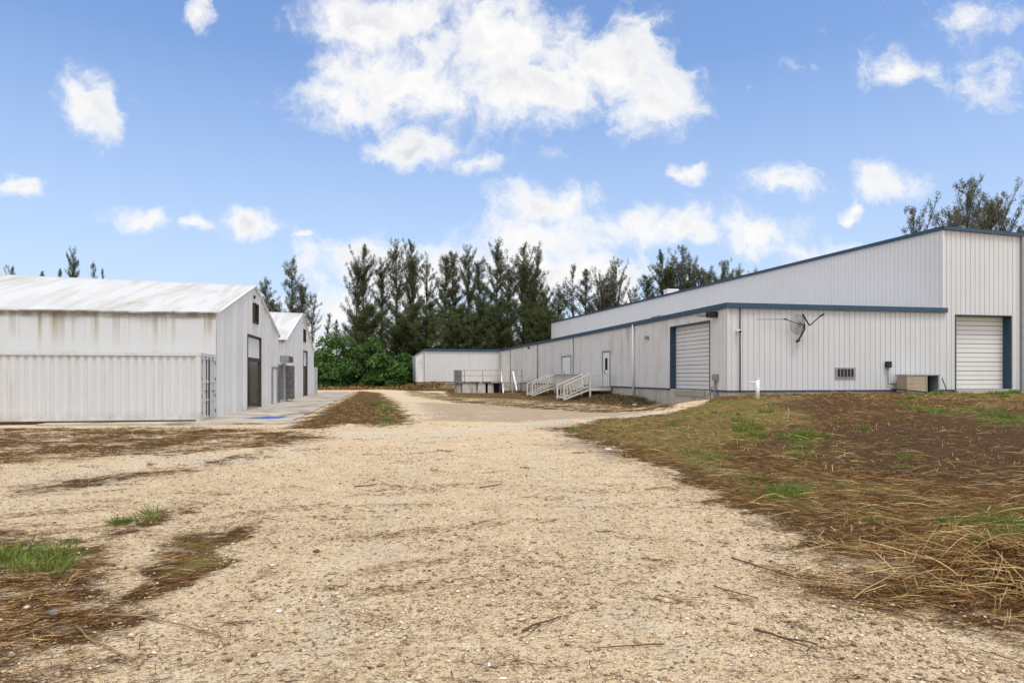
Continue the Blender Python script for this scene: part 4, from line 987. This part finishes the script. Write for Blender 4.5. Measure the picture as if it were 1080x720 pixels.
t = np.clip(1.45-rr*.9+rng.normal(0, .25, n_), .15, 1.5); a2 = a+rng.normal(0, .5, n_); D = np.stack([np.cos(a2)*np.cos(t), np.sin(a2)*np.cos(t), np.sin(t)], 1); L = (R_[ii]*1.05+.025)*rng.uniform(.4, 1.1, n_)
V_, F_ = ribbons(np.stack([x, y, z], 1)+D*(L*.5)[:,None], D, L, np.maximum(rng.uniform(.003, .008, n_), .0006*y), rng.uniform(.02, .2, n_), 3, rdir(n_, -.3, .3))
me = np_mesh('grass', V_, F_, M['grass']); o = bpy.data.objects.new('grass', me); COL.objects.link(o); tag(o, 'green grass tufts sprouting through the mulch and gravel', 'grass', None, 'stuff')
grassy('dry_grass', 90000, 2.6, 80, lambda x, y: ss(mz(x, y), .4, .9)*ss(nz(x, y, .9, 75), .5, .7)*.4, (.04, .16), M['strawlight'], 'short dry upright grass in the brown ground')
# brush heap along the foundation
N = 11000; u = rng.uniform(39.2, 66, N); v = 17.3-np.abs(rng.normal(0, 1.6, N)); q = W(v, u); x, y = q[0], q[1]
hgt = .26*ss(v, 15.0, 16.9)*(.4+1.0*fbm(u*.7, v*.7, 2, 81)); z = height(x, y)+rng.random(N)*hgt
D = rdir(N, -.3, .8); L = rng.uniform(.1, .4, N); V_, F_ = ribbons(np.stack([x, y, z], 1), D, L, rng.uniform(.012, .035, N), rng.normal(0, .1, N), 2, rdir(N))
me = np_mesh('brush_heap', V_, F_, M['brush']); o = bpy.data.objects.new('brush_heap', me); COL.objects.link(o); tag(o, 'low heap of dead brush along the warehouse foundation', 'brush heap', None, 'stuff')
def weeds(name, N, fu, lab, mat, Lr=(.12,.4), w=(.015,.04)):
    x, y, hh = fu(N); z = height(x, y)+rng.random(N)*hh; D = rdir(N, -.1, 1); L = rng.uniform(*Lr, N)
    V_, F_ = ribbons(np.stack([x, y, z], 1), D, L, rng.uniform(*w, N), rng.normal(0, .1, N), 2, rdir(N)); me = np_mesh(name, V_, F_, mat); o = bpy.data.objects.new(name, me); COL.objects.link(o); tag(o, lab, 'weeds', None, 'stuff')
def f1(N): u = rng.uniform(80, 90.5, N); v = rng.uniform(VL-3, 13, N); q = W(v, u); return q[0], q[1], .25*fbm(u*.5, v*.5, 2, 91)
weeds('dead_brush', 9000, f1, 'brown dead brush banked against the foot of the wing', M['brush'])
def f2(N): y = rng.uniform(86, 108, N); x = rng.uniform(-30, -9, N); return x, y, .7*fbm(x*.4, y*.4, 2, 93)
weeds('dry_scrub', 22000, f2, 'dry brown scrub at the foot of the green bushes', M['straw'], (.15,.5), (.03,.06))
def f3(N): y = rng.uniform(103, 116, N); x = rng.uniform(-22, 14, N); return x, y, 5.0*fbm(x*.3, y*.3, 2, 95)**1.5
weeds('undergrowth', 60000, f3, 'dark undergrowth filling the foot of the pine row', M['pine'], (.3,.7), (.08,.2))
# straw heap by the right edge
N = 6000; hx, hy = G(1075, 618); rr = np.sqrt(rng.random(N)); aa = rng.uniform(0, 2*PI, N)
x = hx+.35+rr*np.cos(aa)*.95; y = hy+.15+rr*np.sin(aa)*.7; z = height(x, y)+rng.random(N)*.28*(1-rr**1.5)
an_ = np.arctan2(y-hy-.2, x-hx-.1)+rng.normal(0, .7, N); t = rng.normal(-.12, .25, N); D = np.stack([np.cos(an_)*np.cos(t), np.sin(an_)*np.cos(t), np.sin(t)], 1); L = rng.uniform(.12, .6, N)
V_, F_ = ribbons(np.stack([x, y, z+.02], 1), D, L, rng.uniform(.003, .008, N), np.abs(rng.normal(0, .1, N)), 4, rdir(N, .1, 1))
me = np_mesh('straw_heap', V_, F_, M['straw']); o = bpy.data.objects.new('straw_heap', me); COL.objects.link(o); tag(o, 'tangled heap of pale straw at the lower right', 'straw heap', None, 'stuff')
N = 420; rr = np.sqrt(rng.random(N)); aa = rng.uniform(0, 2*PI, N); x = hx+.2+rr*np.cos(aa)*1.3; y = hy+.3+rr*np.sin(aa)*1.0; z = height(x, y)+.06+rng.random(N)*.24*(1-rr)
an_ = rng.uniform(0, 2*PI, N); t = rng.normal(0, .22, N); D = np.stack([np.cos(an_)*np.cos(t), np.sin(an_)*np.cos(t), np.sin(t)], 1); L = rng.uniform(.15, .8, N)
V_, F_ = ribbons(np.stack([x, y, z+.02], 1), D, L, rng.uniform(.003, .008, N), np.abs(rng.normal(0, .1, N)), 4, rdir(N, .1, 1))
me = np_mesh('pale_stalks', V_, F_, M['strawlight']); o = bpy.data.objects.new('pale_stalks', me); COL.objects.link(o); tag(o, 'loose pale stalks lying over the heap at the lower right', 'stalks', None, 'stuff')
# stones
N = 60000; x, y = scatter(N, 2.3, 16); k = (mz(x, y) < .6) & okay(x, y) & (rng.random(N) < .35+.65*ss(nz(x, y, .8, 97), .35, .65)); x, y = x[k], y[k]; n_ = len(x); z = height(x, y)
s_ = rng.gamma(2.2, .0028, n_)+.0035; s_ = np.maximum(s_, .0009*y)
oc = np.array([[1,0,0],[0,1,0],[-1,0,0],[0,-1,0],[0,0,.8],[0,0,-.6]]); fo = np.array([[0,1,4],[1,2,4],[2,3,4],[3,0,4],[1,0,5],[2,1,5],[3,2,5],[0,3,5]])
V_ = (oc[None]*(1+rng.normal(0,.28,(n_,6,1)))*np.stack([s_*rng.uniform(.8,1.6,n_), s_, s_*.65], 1)[:,None,:])
a = rng.uniform(0, 6.28, n_); ca, sa = np.cos(a)[:,None], np.sin(a)[:,None]; V_ = np.stack([V_[...,0]*ca-V_[...,1]*sa, V_[...,0]*sa+V_[...,1]*ca, V_[...,2]], -1)
V_ = (V_+np.stack([x, y, z+s_*.25], 1)[:,None,:]).reshape(-1, 3); F_ = (fo[None]+np.arange(n_)[:,None,None]*6).reshape(-1, 3)
me = np_mesh('gravel_stones', V_, F_, M['stone']); o = bpy.data.objects.new('gravel_stones', me); COL.objects.link(o); tag(o, 'loose pale limestone chips over the yard', 'gravel', None, 'stuff')

# single sticks and stalks one can point to
def stick(pts, r, mat, lab, cat='stick', grp='single sticks on the ground', lift=.012, fork=None):
    P_ = []
    for k, (px, py) in enumerate(pts):
        x, y = G(px, py); P_.append((x, y, float(height(x, y))+lift+r))
    Q = []
    for a, b in zip(P_[:-1], P_[1:]):
        for t in (0, .33, .66): Q.append(tuple(a[i]+(b[i]-a[i])*t+(random.uniform(-1,1)*r*1.5 if i < 2 else 0) for i in range(3)))
    Q.append(P_[-1]); m = MB(); m.tube(Q, r, 6, r*.55)
    if fork:
        a = Q[len(Q)//2]; x, y = G(*fork); m.tube([a, (x, y, float(height(x, y))+lift+r)], r*.6, 5, r*.3)
    m.obj('stick' if cat == 'stick' else 'stalk', mat, None, True, label=lab, cat=cat, group=grp)
T, K = M['twigdark'], M['stalk']
stick([(793,668),(820,676),(862,684)], .009, T, 'straight brown stick on gravel at the lower right', fork=(862,690))
stick([(772,590),(800,599),(842,612)], .008, T, 'slim brown stick pointing at the dark mulch strip')
stick([(550,672),(570,664),(592,656)], .008, T, 'short dark stick left of the bottom centre clump', fork=(555,678))
stick([(680,518),(705,515),(716,519)], .012, K, 'pale stick at the edge of the right mulch')
stick([(505,515),(520,513),(530,511)], .011, T, 'thin stick in the middle of the gravel')
stick([(375,516),(392,514),(398,513)], .011, T, 'thin stick left of the middle of the gravel')
stick([(752,622),(765,626),(800,635)], .006, T, 'thin twig beside the forked debris on the gravel', fork=(772,636))
stick([(8,681),(60,663),(110,655),(150,655),(190,664),(225,673)], .008, K, 'long curved pale stalk at the lower left', 'stalk', 'long dry stalks')
stick([(78,667),(100,683),(140,700)], .009, K, 'bent pale stalk across the lower left', 'stalk', 'long dry stalks')
stick([(5,672),(25,664),(42,658)], .009, K, 'short thick pale stalk next to the grey stone', 'stalk', 'long dry stalks')
stick([(900,640),(940,614),(985,570),(1010,566)], .006, M['strawlight'], 'arching pale stalk left of the straw heap', 'stalk', 'long dry stalks', .05)
stick([(960,603),(1020,606),(1082,605)], .006, M['strawlight'], 'straight level stalk reaching the right edge', 'stalk', 'long dry stalks', .10)
stick([(1005,567),(1040,583),(1084,600)], .009, M['strawlight'], 'thick pale stalk slanting to the right edge', 'stalk', 'long dry stalks', .12)
stick([(700,682),(655,686),(630,688)], .005, T, 'fine straight twig near the bottom centre')
stick([(1040,575),(1055,612),(1070,640)], .007, M['strawlight'], 'upright-looking stalk on the straw heap', 'stalk', 'long dry stalks', .16)
def lump(name, px, py, sx, sy, sz, mat, lab, cat):
    x, y = G(px, py); z = float(height(x, y)); m = MB(); vs = []; fs = []; R, Cc = 6, 10
    for i in range(R+1):
        for j in range(Cc):
            t = PI*i/R; p = 2*PI*j/Cc; k = 1+.25*math.sin(3*p+i)+.15*math.sin(5*p)
            vs.append((x+sx*k*math.sin(t)*math.cos(p), y+sy*k*math.sin(t)*math.sin(p), z+sz*.6+sz*math.cos(t)))
    for i in range(R):
        for j in range(Cc): fs.append((i*Cc+j, (i+1)*Cc+j, (i+1)*Cc+(j+1) % Cc, i*Cc+(j+1) % Cc))
    m.add(vs, fs); m.obj(name, mat, None, True, label=lab, cat=cat)
lump('stone', 294, 647, .022, .02, .008, M['paper'], 'small white stone on gravel left of centre', 'stone')
lump('stone', 57, 651, .055, .05, .022, M['grey'], 'grey weathered stone among straw at the lower left', 'stone')
lump('scrap', 516, 703, .008, .03, .004, M['paper'], 'thin white scrap standing out near the bottom centre', 'scrap')
lump('scrap', 531, 717, .03, .01, .005, M['paper'], 'small white scrap at the bottom edge of the photo', 'scrap')
lump('scrap', 641, 474, .10, .05, .02, M['paper'], 'white scrap beside the left edge of the right mulch', 'scrap')
lump('scrap', 669, 427, .14, .06, .03, M['paper'], 'white scrap below the wide white downspout', 'scrap')

# ------------------------------------------------------------------ sky and sun
SUN_EL, SUN_AZ = math.radians(66), math.radians(150)     # azimuth clockwise from +Y
wld = bpy.data.worlds.new('World'); S.world = wld; wld.use_nodes = True; t = wld.node_tree; t.nodes.clear()
L_ = t.links.new
def N_(ty, **k):
    n = t.nodes.new(ty)
    for a, b in k.items(): setattr(n, a, b)
    return n
out = N_('ShaderNodeOutputWorld'); bg = N_('ShaderNodeBackground'); L_(bg.outputs[0], out.inputs[0])
sky = N_('ShaderNodeTexSky', sky_type='NISHITA'); sky.sun_disc = False; sky.sun_elevation = SUN_EL; sky.sun_rotation = SUN_AZ
sky.air_density = 1.0; sky.dust_density = 1.2; sky.ozone_density = 1.6
tc = N_('ShaderNodeTexCoord'); sp = N_('ShaderNodeSeparateXYZ'); L_(tc.outputs['Generated'], sp.inputs[0])
def mt(op, a, b=0.0, c=None, clamp=False):
    n = N_('ShaderNodeMath', operation=op); n.use_clamp = clamp
    for i, q in enumerate((a, b) if c is None else (a, b, c)):
        if hasattr(q, 'is_linked'): L_(q, n.inputs[i])
        else: n.inputs[i].default_value = q
    return n.outputs[0]
def mr(x, a, b, c=0, d=1, sm=True):
    n = N_('ShaderNodeMapRange'); n.interpolation_type = 'SMOOTHSTEP' if sm else 'LINEAR'; L_(x, n.inputs[0])
    for i, q in enumerate((a, b, c, d)): n.inputs[i+1].default_value = q
    return n.outputs[0]
ysafe = mt('MAXIMUM', sp.outputs[1], .12)
gx_ = mt('DIVIDE', sp.outputs[0], ysafe); gz2 = mt('DIVIDE', sp.outputs[2], ysafe)
cv = N_('ShaderNodeCombineXYZ'); L_(gx_, cv.inputs[0]); L_(gz2, cv.inputs[1])
def wn(scale, detail, rough, vec, dist=0.0, col=False):
    n = N_('ShaderNodeTexNoise'); n.inputs['Scale'].default_value = scale; n.inputs['Detail'].default_value = detail; n.inputs['Roughness'].default_value = rough
    n.inputs['Distortion'].default_value = dist; L_(vec, n.inputs['Vector']); return n.outputs['Color' if col else 'Fac']
# warp the plane a little so the outlines are ragged
wc = wn(9, 5, .6, cv.outputs[0], 0, True); wv = N_('ShaderNodeVectorMath', operation='SUBTRACT'); L_(wc, wv.inputs[0]); wv.inputs[1].default_value = (.5,.5,.5)
ws = N_('ShaderNodeVectorMath', operation='SCALE'); L_(wv.outputs[0], ws.inputs[0]); ws.inputs['Scale'].default_value = .10
wa = N_('ShaderNodeVectorMath', operation='ADD'); L_(cv.outputs[0], wa.inputs[0]); L_(ws.outputs[0], wa.inputs[1])
BL = [(400,20,95,42,1.),(350,105,70,34,.8),(420,85,110,50,.95),(520,45,130,60,1.),(620,70,110,60,1.),(690,108,50,36,.9),(560,95,140,45,1.),(650,20,60,25,.5),
      (440,155,62,24,1.),(505,165,40,20,.8),(102,112,46,36,.9),(85,95,22,16,.8),(212,14,20,24,.8),(22,198,32,13,.9),(147,224,40,18,.95),(105,228,16,8,.4),(260,233,32,18,1.),(212,233,20,10,.6),(325,248,16,7,.5),
      (580,215,70,32,1.),(660,235,100,30,1.),(720,245,50,20,.8),(600,250,140,30,.85),(400,275,70,34,.95),(440,290,140,50,.9),(560,290,140,50,1.),(640,290,90,40,.9),(820,250,70,26,.75),(850,265,80,24,.7),
      (724,185,24,13,.9),(829,196,42,24,1.),(940,192,44,22,.85),(893,215,16,9,.8),(952,80,40,26,.85),(1000,20,70,22,.38),(1056,84,44,34,.7),(1080,16,100,36,.42),(846,74,34,10,.5),(797,92,16,6,.4),(585,155,22,12,.45),(865,25,14,10,.3),(656,130,12,7,.4),
      (360,330,120,40,.6),(480,340,300,46,.5),(840,300,200,34,.35)]
acc = None
for (px, py, rx, ry, wgt) in BL:
    mp = N_('ShaderNodeMapping'); mp.vector_type = 'TEXTURE'; L_(wa.outputs[0], mp.inputs[0])
    mp.inputs['Location'].default_value = ((px-CX)/F, (HY-py)/F, 0); mp.inputs['Scale'].default_value = (rx/F, ry/F, 1)
    ln = N_('ShaderNodeVectorMath', operation='LENGTH'); L_(mp.outputs[0], ln.inputs[0])
    q = mt('MULTIPLY', mt('SUBTRACT', 1.25, ln.outputs['Value']), wgt)
    acc = q if acc is None else mt('SMOOTH_MAX', acc, q, .15)
n1 = wn(7, 10, .66, wa.outputs[0], .25); n2 = wn(28, 6, .6, wa.outputs[0])
dens = mt('ADD', acc, mt('ADD', mt('MULTIPLY', mt('SUBTRACT', n1, .5), 2.6), mt('MULTIPLY', mt('SUBTRACT', n2, .5), .9)))
m_front = mr(dens, .12, 1.02)
# scattered cloud out of view, added and thickened to lift the fill light
gn = wn(2.6, 8, .6, tc.outputs['Generated'], .3); m_back = mr(gn, .40, .58)
frontness = mt('MULTIPLY', mr(sp.outputs[1], .12, .40), mr(mt('ABSOLUTE', gx_), .85, 1.3, 1, 0))
mask = mt('ADD', mt('MULTIPLY', m_front, frontness), mt('MULTIPLY', m_back, mt('SUBTRACT', 1.0, frontness)), clamp=True)
mask = mt('MULTIPLY', mask, mr(sp.outputs[2], -.02, .03))
shade = mt('MULTIPLY', mr(wn(11, 6, .6, wa.outputs[0]), .35, .65), mr(dens, .5, 1.6))
def mixc(f, a, b):
    n = N_('ShaderNodeMix', data_type='RGBA'); 
    for s_, q in ((n.inputs[0], f), (n.inputs[6], a), (n.inputs[7], b)):
        if hasattr(q, 'is_linked'): L_(q, s_)
        else: s_.default_value = q if isinstance(q, float) else (*q, 1)
    return n.outputs[2]
CB = 7.5
cloudc = mixc(shade, (CB*1.0, CB*.99, CB*.98), (CB*.70, CB*.73, CB*.79))
cloudc = mixc(mt('SUBTRACT', 1.0, frontness), cloudc, (CB*1.45, CB*1.40, CB*1.34))  # unseen cloud brightened beyond the visible one to light the walls
haze = mt('MULTIPLY', mr(sp.outputs[2], .0, .42, 1, 0, False), .78)
tint = N_('ShaderNodeMix', data_type='RGBA', blend_type='MULTIPLY'); tint.inputs[0].default_value = 1.0; L_(sky.outputs[0], tint.inputs[6]); tint.inputs[7].default_value = (1.30, 1.42, 1.62, 1)
skyc = mixc(haze, tint.outputs[2], (CB*.62, CB*.71, CB*.84))
fin = mixc(mask, skyc, cloudc)
L_(fin, bg.inputs[0]); bg.inputs[1].default_value = .10
sl = bpy.data.lights.new('sun', 'SUN'); sl.energy = 2.0; sl.angle = math.radians(20); sl.color = (1, .955, .89)
so = bpy.data.objects.new('sun', sl); COL.objects.link(so)
dv = Vector((math.sin(SUN_AZ)*math.cos(SUN_EL), math.cos(SUN_AZ)*math.cos(SUN_EL), math.sin(SUN_EL)))
so.rotation_euler = dv.to_track_quat('Z', 'Y').to_euler(); so.location = (0, 0, 60)
vs_ = S.view_settings; vs_.view_transform = 'Standard'; vs_.look = 'None'; vs_.exposure = .42; vs_.gamma = 1; vs_.use_curve_mapping = False
